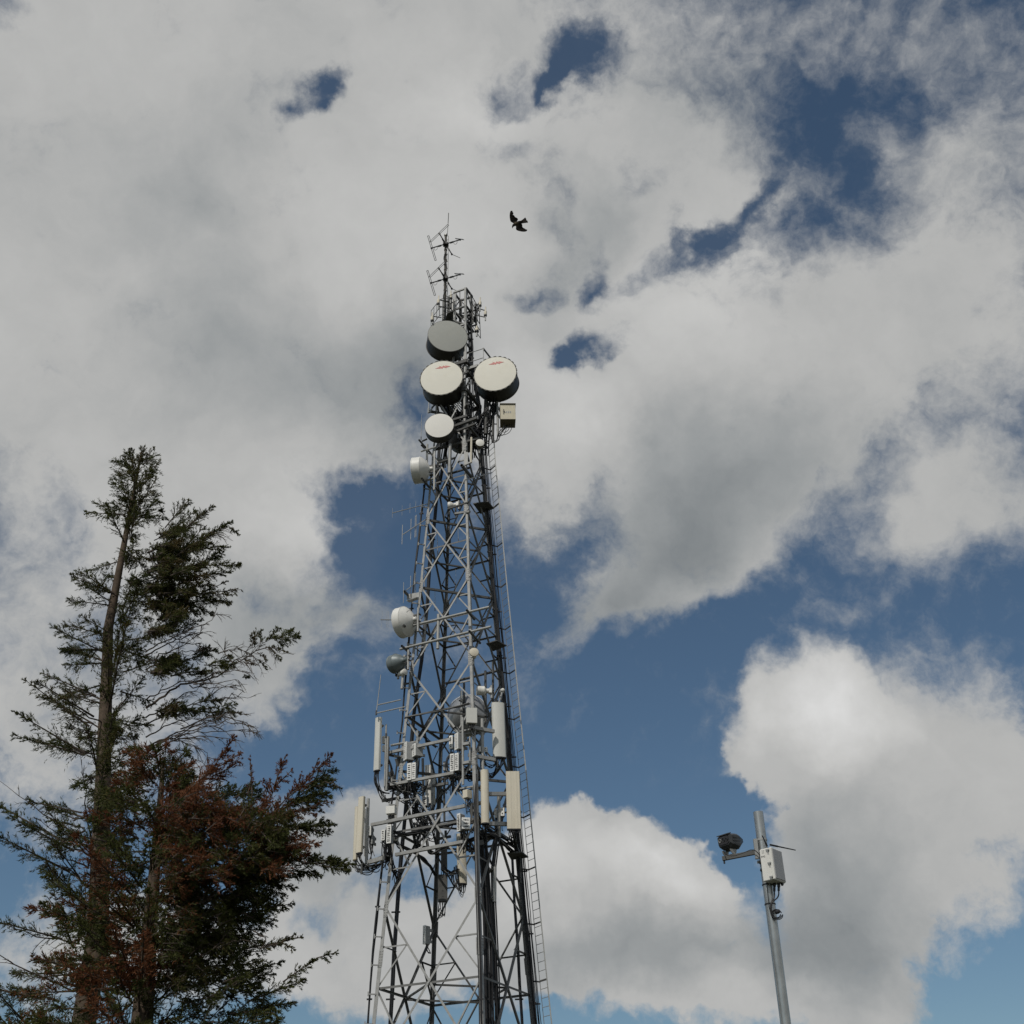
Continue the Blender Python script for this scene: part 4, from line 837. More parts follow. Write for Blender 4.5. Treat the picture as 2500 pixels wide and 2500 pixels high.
def dipole_set(label, dy, pts):
    hub = P(*zp(612, 548 + dy), Y=52.5)
    t = thing('dipole_array', hub, label, 'antenna', 'crossed dipole antennas on the mast')
    bl, br, bn, bf = pts['boomL'], pts['boomR'], pts['boomN'], pts['boomF']
    L_ = P(*zp(*bl), z=hub.z); R_ = P(*zp(*br), z=hub.z); N_ = P(*zp(*bn), z=hub.z); F_ = P(*zp(*bf), z=hub.z)
    MB().tube(L_, R_, .035, 8).build('boom', M['black'], t)
    MB().tube(N_, F_, .035, 8).build('boom', M['black'], t)
    MB().rbox(hub, V((1, 0, 0)), V((0, 1, 0)), Z, .3, .3, .2, .03).build('hub_clamp', M['black'], t)
    for q in (L_, R_, N_, F_):
        e = hub.lerp(q, .5); f_ = hub.lerp(q, .3)
        MB().tube(f_, e, .055, 8).build('sleeve', M['black'], t)
        MB().tube(hub.lerp(q, .93), q, .06, 8).build('end_fitting', M['black'], t)
    def folded(p0, p1):
        d_ = (p1 - p0).normalized(); s = d_.cross(V((0, 1, .3))).normalized() * .045
        b = MB().tube(p0 + s, p1 + s, .016, 6).tube(p0 - s, p1 - s, .016, 6).tube(p0 + s, p0 - s, .016, 6).tube(p1 + s, p1 - s, .016, 6)
        b.build('folded_dipole', M['weath_shade'], t)
    folded(P(*zp(*pts['e1'][0]), Y=L_.y - .35), P(*zp(*pts['e1'][1]), Y=L_.y + .35))
    folded(P(*zp(*pts['e2'][0]), Y=N_.y + .1), P(*zp(*pts['e2'][1]), Y=N_.y - .1))
    folded(P(*zp(*pts['e3'][0]), Y=R_.y - .55), P(*zp(*pts['e3'][1]), Y=R_.y + .45))
    MB().tube(P(*zp(*pts['e4'][0]), Y=F_.y), P(*zp(*pts['e4'][1]), Y=F_.y + .5), .016, 6).build('folded_dipole', M['weath_shade'], t)
    for q in (L_, R_):
        MB().path(bez(hub.lerp(q, .55), hub.lerp(q, .5) - Z * .35, hub.lerp(q, .85) - Z * .35, hub.lerp(q, .75), 10), .012, 5).build('lead', M['cable'], t)
dipole_set('upper set of crossed black arms with dipole rods on the mast', 0, dict(boomL=(408, 604), boomR=(822, 482), boomN=(525, 396), boomF=(703, 692), e1=((372, 430), (475, 772)), e2=((648, 278), (402, 515)), e3=((755, 470), (860, 482)), e4=((705, 690), (815, 737))))
dipole_set('lower set of crossed black arms with dipole rods on the mast', 478, dict(boomL=(400, 1088), boomR=(820, 965), boomN=(516, 878), boomF=(703, 1170), e1=((360, 912), (465, 1258)), e2=((625, 772), (392, 1002)), e3=((745, 957), (862, 960)), e4=((705, 1165), (815, 1215))))

# guard rails and stick antennas round the top platform
rail = thing('guard_rail', P(1075, 770, Y=52.2), 'thin steel guard rail round the small platform left of the tower top', 'railing', 'guard rails at the tower top')
def zq(x, y): return (1040 + x * .08282, 700 + y * .08282)
A0 = P(*zq(400, 390), Y=51.6); A1 = P(*zq(1000, 125), z=A0.z)
for dz in (0, -.62, -1.2):
    MB().tube(A0 + Z * dz, A1 + Z * dz, .016, 6).build('rail', M['weath_shade'], rail)
for i in range(7):
    q = A0.lerp(A1, i / 6); MB().tube(q, q - Z * 1.2, .013 if 0 < i < 6 else .02, 6).build('post', M['weath_shade'], rail)
B0 = A0 + V((-.55, .9, 0))
for dz in (0, -.62, -1.2): MB().tube(A0 + Z * dz, B0 + Z * dz, .016, 6).build('rail', M['weath_shade'], rail)
for i in (1, 2, 3): q = A0.lerp(B0, i / 3); MB().tube(q, q - Z * 1.2, .014, 6).build('post', M['weath_shade'], rail)
pl = MB(); pc = [A0.lerp(A1, .38) - Z * 1.22, A0.lerp(A1, .72) - Z * 1.22, A0.lerp(A1, .72) - Z * 1.22 + V((-.2, .8, 0)), A0.lerp(A1, .38) - Z * 1.22 + V((-.2, .8, 0))]
pl.loft([pc, [q - Z * .06 for q in pc]]); pl.build('platform', M['weath_shade'], rail, False)
rail2 = thing('guard_rail', P(1165, 800, Y=52.2), 'thin steel guard rail sloping down right of the tower top', 'railing', 'guard rails at the tower top')
A0 = P(*zq(1310, 200), Y=51.3); A1 = P(*zq(1570, 650), z=A0.z)
for dz in (0, -.55, -1.15):
    MB().tube(A0 + Z * dz, A1 + Z * dz, .02, 6).build('rail', M['weath_shade'], rail2)
for i in range(6):
    q = A0.lerp(A1, i / 5); MB().tube(q, q - Z * 1.15, .014, 6).build('post', M['weath_shade'], rail2)
C0 = A0 - Z * 1.7; C1 = A1 - Z * 1.7 + V((.05, 0, 0))
for dz in (0, -.55): MB().tube(C0 + Z * dz, C1 + Z * dz, .018, 6).build('rail', M['weath_shade'], rail2)
MB().tube(A1, C1 - Z * .55, .02, 6).build('post', M['weath_shade'], rail2)
rail3 = thing('guard_rail', P(1180, 880, Y=51.6), 'short bright steel handrail behind the right cream dish', 'railing', 'guard rails at the tower top')
q0 = P(1134, 866, Y=51.6); q1 = P(1180, 851, z=q0.z)
MB().tube(q0, q1, .022, 8).build('rail', M['pipe'], rail3); MB().tube(q0 - Z * .65, q1 - Z * .65, .022, 8).build('rail', M['pipe'], rail3)
MB().tube(q1 + Z * .05, q1 - Z * .9, .022, 8).build('post', M['pipe'], rail3); MB().tube(q1, P(1197, 873, Y=52.7), .05, 8).build('brace', M['weath_shade'], rail3)
def stick(label, top, mid, bot, Y, r, arm=None, arm2=None):
    t = thing('stick_antenna', P(*bot, Y=Y), label, 'antenna', 'bottle-shaped stick antennas at the tower top')
    a, m, b = P(*top, Y=Y), P(*mid, Y=Y), P(*bot, Y=Y); h = (a - m).length
    MB().lathe([(r, 0), (r, h * .38), (r * .75, h * .5), (r * .45, h * .56), (r * .4, h)], m, (a - m), 14).build('cover', M['cream'], t)
    MB().lathe([(r * 1.06, -.07), (r * 1.06, .01), (r * .5, .012)], m, a - m, 14).build('collar', M['black'], t)
    MB().pipe(m - (a - m).normalized() * .05, b, r * .45, 8).build('pole', M['pipe'], t)
    for ar in (arm, arm2):
        if ar: MB().tube(P(ar[0], ar[1], Y=Y), P(ar[2], ar[3], Y=ar[4]), .03, 6).build('arm', M['weath_shade'], t)
stick('bottle-shaped stick antenna on two arms at the upper left of the top platform', (1071, 722), (1070, 741), (1069.8, 756), 51.3, .085, (1072, 732, 1095, 736, 52), (1072, 748, 1094, 753, 52))
stick('bottle-shaped stick antenna in the middle of the top platform beside the mast', (1101, 710), (1101, 728), (1100, 742), 51.4, .08, (1101, 736, 1107, 740, 52))
stick('bottle-shaped stick antenna lowest on the left, above the grey dish', (1055.5, 763), (1055, 782), (1056, 790), 51.0, .085, (1057, 772, 1077, 775.5, 52))
stick('bottle-shaped stick antenna at the top right, nearer the tower', (1172.5, 726), (1172, 745.5), (1172, 760), 51.4, .085, (1169, 740, 1160, 751, 52), (1171, 754, 1160, 768, 52))
stick('bottle-shaped stick antenna furthest right at the tower top', (1185.6, 749), (1185, 769), (1185, 783), 51.4, .085, (1184, 758, 1160, 751, 52), (1184, 774.5, 1160, 769, 52))
stick('stubby dome antenna with a black drop below the right guard rail', (1164, 796), (1164, 808), (1164, 821), 51.5, .115)

# ------------------------------------------------------------------ yagis and whips
def yagi(label, a, b, els, r=.02, re=.012, lvl=True):
    A = P(*a[:2], Y=a[2]); B = P(*b[:2], Y=b[2]) if b[2] is not None else P(b[0], b[1], z=A.z)
    t = thing('yagi_antenna', B, label, 'antenna', 'yagi antennas on the left leg')
    MB().tube(A, B, r, 8).build('boom', M['pipe'], t)
    for f, up, dn in els:
        q = A.lerp(B, f); s = mpp(q)
        MB().tube(q + Z * up * s * 1.1, q - Z * dn * s * 1.1, re, 6).build('element', M['pipe'], t)
yagi('long thin yagi antenna with faint rods reaching left below the white drum dish', (958, 1252.5, 50.2), (1058, 1226.5, 51.6), [(.0, 12, 12), (.23, 13, 13), (.42, 14, 12), (.56, 14, 14), (.69, 16, 17)], .022, .007)
yagi('yagi antenna with four upright rods, second down the left leg', (982, 1306, 50.0), (1038, 1269, 51.3), [(0, 26, 24), (.37, 27, 27), (.555, 28, 29), (.6, 28, 29)], .024, .016)
yagi('yagi antenna with upright rods just above the stub pipe on the left leg', (989, 1443, 50.2), (1020, 1420, 51.3), [(-.12, 25, 27), (.42, 28, 26), (.74, 27, 27), (.82, 29, 27)], .022, .013)
yagi('short level yagi antenna with faint thin rods in front of the large white dish', (929, 1513, 50.2), (998, 1514, 51.2), [(.05, 22, 19), (.22, 21, 19), (.27, 22, 20)], .024, .006)
def whipa(label, top, bot, Y, r=.014, extra=None, Y2=None):
    t = thing('whip_antenna', P(*bot, Y=Y), label, 'antenna', 'thin whip antennas')
    a, b = P(*top, Y=Y), P(*bot, Y=Y)
    MB().tube(b, a, r, 8, r1=r * .6).build('rod', M['pipe'], t)
    MB().tube(b - Z * .03, b + Z * .18, r * 1.6, 8).build('base', M['weath_shade'], t)
    for e in extra or []:
        A = P(e[0], e[1], Y=e[2]); MB().tube(A, P(e[3], e[4], z=A.z), e[5], 8).build('arm', M['pipe'], t)
whipa('thin pale whip standing left of the medium white dish', (1029.5, 1012), (1028, 1073), 50.5, .014)
whipa('tall white whip held by two level arms left of the left leg', (930, 1647), (918.5, 1744), 50.3, .024, [(923, 1721, 50.3, 979, 1708.5, .03), (919.5, 1741, 50.3, 990, 1725.5, .03)])
whipa('short grey pole whip beside the upper left panel antenna', (943.5, 1769), (942.5, 1800), 50.4, .03)
whipa('thin whip inside the tower right of the cone dish', (1117.5, 1259), (1119, 1322), 51.5, .011)
whipa('thin pale whip inside the tower left of centre, upper', (1067.5, 1290), (1068.5, 1352), 52.5, .013)
whipa('thin pale whip inside the tower left of centre, lower', (1062, 1440), (1062, 1490), 52.5, .013)
whipa('thin rod inside the tower between back leg and front leg at mid height', (1113, 1390), (1113, 1472), 52.0, .009)
whipa('pale rod on the back leg above the pipe frame', (1036.5, 1395), (1037, 1440), 52.5, .018)
w = thing('sensor_probe', P(1047, 1008, Y=51.0), 'small grey probe with a bent arm hanging under the left cream dish', 'sensor')
MB().tube(P(1047, 983, Y=51), P(1046.5, 1003, Y=51), .025, 8).build('stem', M['pipe'], w)
MB().tube(P(1046.5, 996, Y=51), P(1046, 1008, Y=51), .05, 8).build('body', M['rgrey'], w)
MB().path([P(1048, 1007, Y=51), P(1052, 1002, Y=51.2), P(1055, 995, Y=51.4), P(1060, 990, Y=51.6)], .05, 8).build('bent_arm', M['steelg'], w)
# ------------------------------------------------------------------ camera pole at the right
YP = 16.0
ptop, plow = P(1850.8, 1983, Y=YP), P(1895.8, 2328, Y=YP)
pax = (ptop - plow).normalized(); pbase = plow - pax * (plow.z / pax.z)
pole = thing('camera_pole', pbase, 'round galvanised steel pole with an open top, carrying a camera and a white box', 'pole')
MB().pipe(pbase, ptop, .067, 32).build('post', M['poleg'], pole)
def onpole(py):
    t = (py - 1983) / (2328 - 1983); return ptop.lerp(plow, t)
for y in (2166, 2213):
    c = onpole(y); MB().lathe([(.069, -.008), (.073, -.008), (.073, .008), (.069, .008)], c, pax, 28).build('cable_tie', M['black'], pole)
# wall box on the pole
x = V((math.cos(R(50)), math.sin(R(50)), 0)); n_ = azdir(50); y = -n_
corner = P(1881.3, 2066.6, Y=15.72)
W_, D_, H_ = .285, .175, .43
cc = corner + x * W_ / 2 + y * D_ / 2 - Z * H_ / 2
ebox = thing('control_box', cc - Z * H_ / 2, 'white plastic control box with a grey lid strapped to the pole', 'control box')
MB().rbox(cc + y * .02, x, y, Z, W_ * .96, D_ - .03, H_ * .985, .012).build('housing', M['white'], ebox, False)
lid = MB().rbox(cc - y * (D_ / 2 - .018), x, y, Z, W_, .04, H_, .014)
lido = lid.build('lid', M['white'], ebox, False)
MB().rbox(cc - y * (D_ / 2 + .004), x, y, Z, W_ * .86, .012, H_ * .9, .005).build('lid_panel', M['lidg'], lido, False)
for side in (-1, 1):
    for s in (-.40, .02, .42):
        q = cc + x * side * (W_ / 2 + .006) - y * (D_ / 2 - .05) + Z * s * H_
        MB().rbox(q, x, y, Z, .014, .05, .022, .003).rbox(q + x * side * .006 - Z * .022, x, y, Z, .01, .012, .03, .002).build('latch', M['rgrey'], ebox, False)
for s in (.5, -.5):
    MB().rbox(cc + y * (D_ / 2 + .012) + Z * s * .75 * H_, x, y, Z, .20, .03, .04, .004).build('mounting_foot', M['weath_shade'], ebox, False)
# small dark print on the left-hand side of the box
def text(s, size, o, xa, ya, m, parent, name):
    cu = bpy.data.curves.new(name, 'FONT'); cu.body = s; cu.size = size; cu.extrude = .0006; cu.align_x = 'CENTER'
    tmp = bpy.data.objects.new(name + '_src', cu); COL.objects.link(tmp)
    bpy.context.view_layer.update()
    me = bpy.data.meshes.new_from_object(tmp.evaluated_get(bpy.context.evaluated_depsgraph_get()))
    bpy.data.objects.remove(tmp); za = xa.cross(ya)
    b = MB(); b.v = [o + xa * v.co.x + ya * v.co.y + za * v.co.z for v in me.vertices]
    b.f = [list(p.vertices) for p in me.polygons]; b.m = [0] * len(b.f)
    return b.build(name, m, parent, False)
lx = -y; sidec = cc - x * (W_ * .48 + .0015)
text('PM3', .036, sidec + y * .045 + Z * .095, lx, Z, M['weath_shade'], ebox, 'printed_mark')
dots = MB()
for i in range(3):
    for j in (0, 1): dots.rbox(sidec + y * (.05 - .02 * j) + Z * (.155 + .018 * i), -x, lx, Z, .003, .008, .010, .0006)
dots.build('rating_plate', M['rgrey'], ebox, False)
for a, b, r in (((1873, 2066, 15.8), (1860.6, 2039.5, 15.75), .010), ((1880, 2062.5, 15.95), (1942, 2075.5, 16.15), .010)):
    A, B = P(a[0], a[1], Y=a[2]), P(b[0], b[1], Y=b[2])
    MB().tube(A, A.lerp(B, .3), .013, 10).tube(A.lerp(B, .28), B, r, 10, r1=.007).build('stick_antenna', M['black'], ebox)
cabs = []
for (gx, gy, l1) in ((1891, 2152, 24), (1901.5, 2156, 19), (1910, 2157, 5)):
    A = P(gx, gy, Y=15.92); B = P(gx - .5, gy + l1, Y=15.92)
    MB().tube(A + Z * .01, A.lerp(B, .5), .021, 12).tube(A.lerp(B, .4), B, .016, 12).build('gland', M['black'], ebox)
    cabs.append(B)
hang = thing('cable_coil', P(1896, 2228, Y=15.9), 'black cables from the white box ending in a loose coil on the pole', 'cables')
for B, dx in ((cabs[0], 0), (cabs[1], 2)):
    MB().path(bez(B, B - Z * .12, P(1884 + dx, 2195, Y=15.9), P(1882 + dx, 2207, Y=15.9), 12) + [P(1881 + dx, 2222, Y=15.9), P(1884 + dx, 2236, Y=15.9)], .0085, 8).build('cable', M['cable'], hang)
MB().path([P(1871.5, 2150, Y=15.9), P(1874, 2180, Y=15.9), P(1878, 2215, Y=15.9), P(1882, 2232, Y=15.9), P(1890, 2242, Y=15.88), P(1902, 2240, Y=15.86), P(1906, 2232, Y=15.86)], .0055, 6).build('cable', M['cable'], hang)
cen = P(1896, 2230, Y=15.88); rr = 11.5 * mpp(cen)
for i in range(3):
    u = i * .35
    MB().path([cen + V((math.cos(t) * rr * (1 + .1 * i), .02 * i, math.sin(t) * rr * (.85 + .05 * i))) + V((.006 * i, 0, -.006 * i)) for t in [u + 2 * math.pi * k / 22 for k in range(21)]], .0052, 6).build('cable', M['cable'], hang)
MB().lathe([(.01, -.035), (.024, -.03), (.028, 0), (.024, .03), (.01, .035)], P(1898, 2226, Y=15.86), V((.9, .3, .35)), 14).build('connector', M['black'], hang)
# camera on its arm
sv = thing('surveillance_camera', P(1845, 2082, Y=15.95), 'dark grey boxy surveillance camera on a short arm, left of the pole', 'camera')
A = P(1846, 2080.5, Y=15.96); B = P(1764, 2096.5, z=A.z - .02)
MB().bar(A, B, .055, .045, Z).build('arm', M['weath_shade'], sv, False)
MB().bar(P(1843.5, 2049, Y=15.94), P(1849, 2097, Y=15.94), .05, .045, V((1, 0, 0))).build('wall_plate', M['rgrey'], sv, False)
for yy in (2055, 2110):
    c = onpole(yy); MB().lathe([(.0685, -.012), (.0725, -.012), (.0725, .012), (.0685, .012)], c, pax, 28).bar(c + V((-.07, -.02, 0)), c + V((-.1, -.02, 0)), .03, .04).build('band_clamp', M['rgrey'], sv)
for yy in (2113, 2131):
    c = onpole(yy); MB().rbox(c + V((-.055, -.045, 0)), V((1, 0, 0)), V((0, 1, 0)), Z, .05, .05, .03, .005).build('bolt_block', M['black'], sv)
dfr = (azdir(-48) - Z * .10).normalized(); sx = dfr.cross(Z).normalized(); sx = -sx if sx.x < 0 else sx; su = sx.cross(dfr); su = su if su.z > 0 else -su
fc = P(1767, 2052, Y=B.y - .02)
OCT = ((-.5, -.3), (-.32, -.5), (.32, -.5), (.5, -.3), (.5, .36), (.36, .5), (-.36, .5), (-.5, .36))
def ring(d, w, h, dz=0): return [fc - dfr * d + su * (dz + b * h) + sx * a * w for a, b in OCT]
bd = MB().loft([ring(0, .205, .135, 0), ring(.035, .235, .185, -.012), ring(.15, .245, .215, -.022), ring(.20, .235, .20, -.018), ring(.36, .10, .06, .012), ring(.375, .06, .03, .015)])
for k_ in (.03, -.015, -.06):                         # cooling ridges on the flanks
    for s_ in (-1, 1):
        bd.bar(fc - dfr * .05 + sx * s_ * .121 + su * k_, fc - dfr * .22 + sx * s_ * .114 + su * k_ * .9, .012, .016, su)
bd.build('body', M['camg'], sv, False)
MB().loft([[fc + dfr * .003 + sx * a * .18 + su * b * .11 for a, b in OCT], [fc + dfr * .009 + sx * a * .175 + su * b * .105 for a, b in OCT]]).build('front_window', M['glass'], sv, False)
MB().loft([[fc + dfr * o_ + sx * a * .19 + su * (h_ + .066) for a, h_, o_ in ((-.5, 0, .02), (.5, 0, .02), (.5, .012, .02), (-.5, .012, .02))], [fc - dfr * .04 + sx * a * .225 + su * (h_ + .078) for a, h_ in ((-.5, 0), (.5, 0), (.5, .012), (-.5, .012))]]).build('visor', M['camg'], sv, False)
for u, v, r in ((-.055, .005, .024), (.004, .008, .027), (.058, .005, .022)):
    c = fc + sx * u + su * v
    rim = MB().lathe([(r, .004), (r, .02), (r * .8, .02), (r * .78, .012)], c, dfr, 16).build('lens_ring', M['camg'] if u > 0 else M['rgrey'], sv)
    MB().lathe([(r * .78, .008), (r * .4, .014), (.002, .016)], c, dfr, 16).build('lens', M['glass'], rim)
for s in (-1, 1):
    c = fc - dfr * .08 + sx * s * .07 - su * .165
    prof = [(math.cos(t) * .068, math.sin(t) * .068 + .04) for t in [math.pi * (1 + i / 12) for i in range(13)]]
    MB().prism(prof, c - sx * .004, c + sx * .004, dfr, su).build('tilt_bracket', M['pipe'], sv, False)
c = fc - dfr * .08 - su * .205
MB().rbox(c, sx, dfr, su, .15, .09, .03, .005).build('cradle', M['camg'], sv, False)
MB().tube(c - su * .01, V((c.x, c.y, B.z + .02)), .022, 12).build('swivel', M['black'], sv)
q = B.lerp(A, .04); MB().tube(q, q - Z * .07, .012, 8).build('bolt', M['black'], sv)
MB().path(bez(fc - dfr * .1 - su * .1 - sx * .1, P(1762, 2082, Y=15.9), P(1775, 2092, Y=15.9), P(1795, 2089, Y=15.9), 10) + [P(1815, 2082, Y=15.88), P(1832, 2075, Y=15.87), P(1842, 2075, Y=15.87), P(1850, 2082, Y=15.87), P(1858, 2092, Y=15.87)], .006, 6).build('cable', M['cable'], sv)

# ------------------------------------------------------------------ bird
YB = 18.0
def bz(x_, y_, dY=0): return P(1200 + x_ * .07246, 480 + y_ * .07246, Y=YB + dY)
bird_m = bpy.data.materials.new('bird_plumage'); bird_m.use_nodes = True
_n = bird_m.node_tree.nodes; _l = bird_m.node_tree.links
at = _n.new('ShaderNodeAttribute'); at.attribute_name = 'plumage'
nzb = _n.new('ShaderNodeTexNoise'); nzb.inputs['Scale'].default_value = 60; nzb.inputs['Detail'].default_value = 5
mxb = _n.new('ShaderNodeMix'); mxb.data_type = 'RGBA'; mxb.inputs[6].default_value = (.020, .017, .015, 1); mxb.inputs[7].default_value = (.13, .105, .07, 1)
cob = _n.new('ShaderNodeTexCoord'); _l.new(cob.outputs['Object'], nzb.inputs['Vector'])
dst = _n.new('ShaderNodeVectorMath'); dst.operation = 'DISTANCE'; _l.new(cob.outputs['Object'], dst.inputs[0])
mrb = _n.new('ShaderNodeMapRange'); mrb.inputs['From Min'].default_value = .095; mrb.inputs['From Max'].default_value = .04
mlt = _n.new('ShaderNodeMath'); mlt.operation = 'MULTIPLY_ADD'; mlt.inputs[1].default_value = .05; _l.new(nzb.outputs['Fac'], mlt.inputs[0]); _l.new(dst.outputs['Value'], mlt.inputs[2])
_l.new(mlt.outputs[0], mrb.inputs['Value']); _l.new(mrb.outputs['Result'], mxb.inputs['Factor'])
_l.new(mxb.outputs[2], _n['Principled BSDF'].inputs['Base Color']); _n['Principled BSDF'].inputs['Roughness'].default_value = .9; _n['Principled BSDF'].inputs['Specular IOR Level'].default_value = .1
_n.remove(at)
bb = MB()
spine = [((695, 1092), .001, -.01), ((701, 1050), .007, -.01), ((712, 1008), .016, -.008), ((735, 972), .026, -.005), ((775, 945), .032, 0), ((850, 915), .043, 0), ((920, 880), .038, .005), ((985, 845), .024, .01), ((1050, 825), .012, .015)]
bb.path([bz(*p, dY) for p, r, dY in spine], .02, 14, 0, [r for p, r, dY in spine])
def sheet(pts, th):
    top = [bz(a, b, d) for a, b, d in pts]; nrm = (EYE - bz(850, 900)).normalized() * th / 2
    tris = tessellate_polygon([[V((a, b, 0)) for a, b, d in pts]]); m = len(top)
    fs = [list(t) for t in tris] + [[i + m for i in t][::-1] for t in tris] + [[i, (i + 1) % m, m + (i + 1) % m, m + i] for i in range(m)]
    bb.add([q + nrm for q in top] + [q - nrm for q in top], fs)
sheet([(745, 905, 0), (700, 878, 0), (652, 850, .0), (628, 800, -.02), (615, 730, -.04), (608, 650, -.06), (614, 570, -.08), (630, 505, -.1), (648, 476, -.11), (668, 480, -.11), (688, 462, -.12), (706, 492, -.11), (722, 528, -.1), (742, 555, -.1), (728, 600, -.08), (698, 655, -.06), (742, 612, -.08), (768, 640, -.06), (800, 690, -.05), (850, 712, -.04), (880, 735, -.02), (896, 762, -.02), (880, 800, 0), (862, 828, 0), (822, 880, 0), (800, 950, 0)], .013)
sheet([(815, 985, 0), (822, 1040, .0), (820, 1090, .01), (836, 1122, .02), (880, 1148, .03), (940, 1164, .05), (1010, 1180, .07), (1090, 1186, .09), (1150, 1180, .1), (1192, 1160, .11), (1208, 1125, .11), (1200, 1106, .11), (1165, 1108, .1), (1120, 1075, .09), (1070, 1052, .07), (1040, 1020, .05), (1044, 980, .04), (1030, 935, .02), (1005, 895, .01), (940, 850, 0), (840, 920, 0)], .013)
sheet([(960, 830, .01), (1060, 760, .02), (1136, 698, .03), (1158, 728, .03), (1180, 768, .03), (1168, 790, .03), (1205, 800, .03), (1220, 835, .03), (1236, 866, .03), (1222, 880, .03), (1130, 892, .02), (1030, 908, .01), (970, 900, .01)], .008)
bb_o = thing('bird', bz(830, 925), 'dark brown bird gliding with spread wings above and right of the mast', 'bird')
bo = bb.build('body', bird_m, bb_o, True, 180)
rm = bo.modifiers.new('skin', 'REMESH'); rm.mode = 'VOXEL'; rm.voxel_size = .0045; rm.use_smooth_shade = True
sm = bo.modifiers.new('smooth', 'SMOOTH'); sm.iterations = 3; sm.factor = .4
# ------------------------------------------------------------------ trees
rng = np.random.default_rng(5)
def leafmat(name, c1, c2, sc_=3.0):
    m = bpy.data.materials.new(name); m.use_nodes = True
    Nn, Ll = m.node_tree.nodes, m.node_tree.links; b = Nn['Principled BSDF']
    t = Nn.new('ShaderNodeTexCoord'); q = Nn.new('ShaderNodeTexNoise'); q.inputs['Scale'].default_value = sc_; q.inputs['Detail'].default_value = 5
    Ll.new(t.outputs['Object'], q.inputs['Vector'])
    mr = Nn.new('ShaderNodeMapRange'); mr.inputs['From Min'].default_value = .35; mr.inputs['From Max'].default_value = .65
    Ll.new(q.outputs['Fac'], mr.inputs['Value'])
    x_ = Nn.new('ShaderNodeMix'); x_.data_type = 'RGBA'; x_.inputs[6].default_value = (*c1, 1); x_.inputs[7].default_value = (*c2, 1)
    Ll.new(mr.outputs['Result'], x_.inputs['Factor']); Ll.new(x_.outputs[2], b.inputs['Base Color'])
    b.inputs['Roughness'].default_value = .65; b.inputs['Specular IOR Level'].default_value = .2
    tr = Nn.new('ShaderNodeBsdfTranslucent'); mxs = Nn.new('ShaderNodeMixShader'); mxs.inputs[0].default_value = .34
    Ll.new(x_.outputs[2], tr.inputs['Color']); Ll.new(b.outputs[0], mxs.inputs[1]); Ll.new(tr.outputs[0], mxs.inputs[2]); Ll.new(mxs.outputs[0], Nn['Material Output'].inputs['Surface'])
    return m
GREEN = leafmat('cypress_green', (.044, .056, .017), (.105, .112, .034))
BROWN = leafmat('dead_cypress_brown', (.125, .046, .021), (.22, .094, .044))
OLIVE = leafmat('cypress_olive_brown', (.075, .062, .022), (.12, .088, .036))

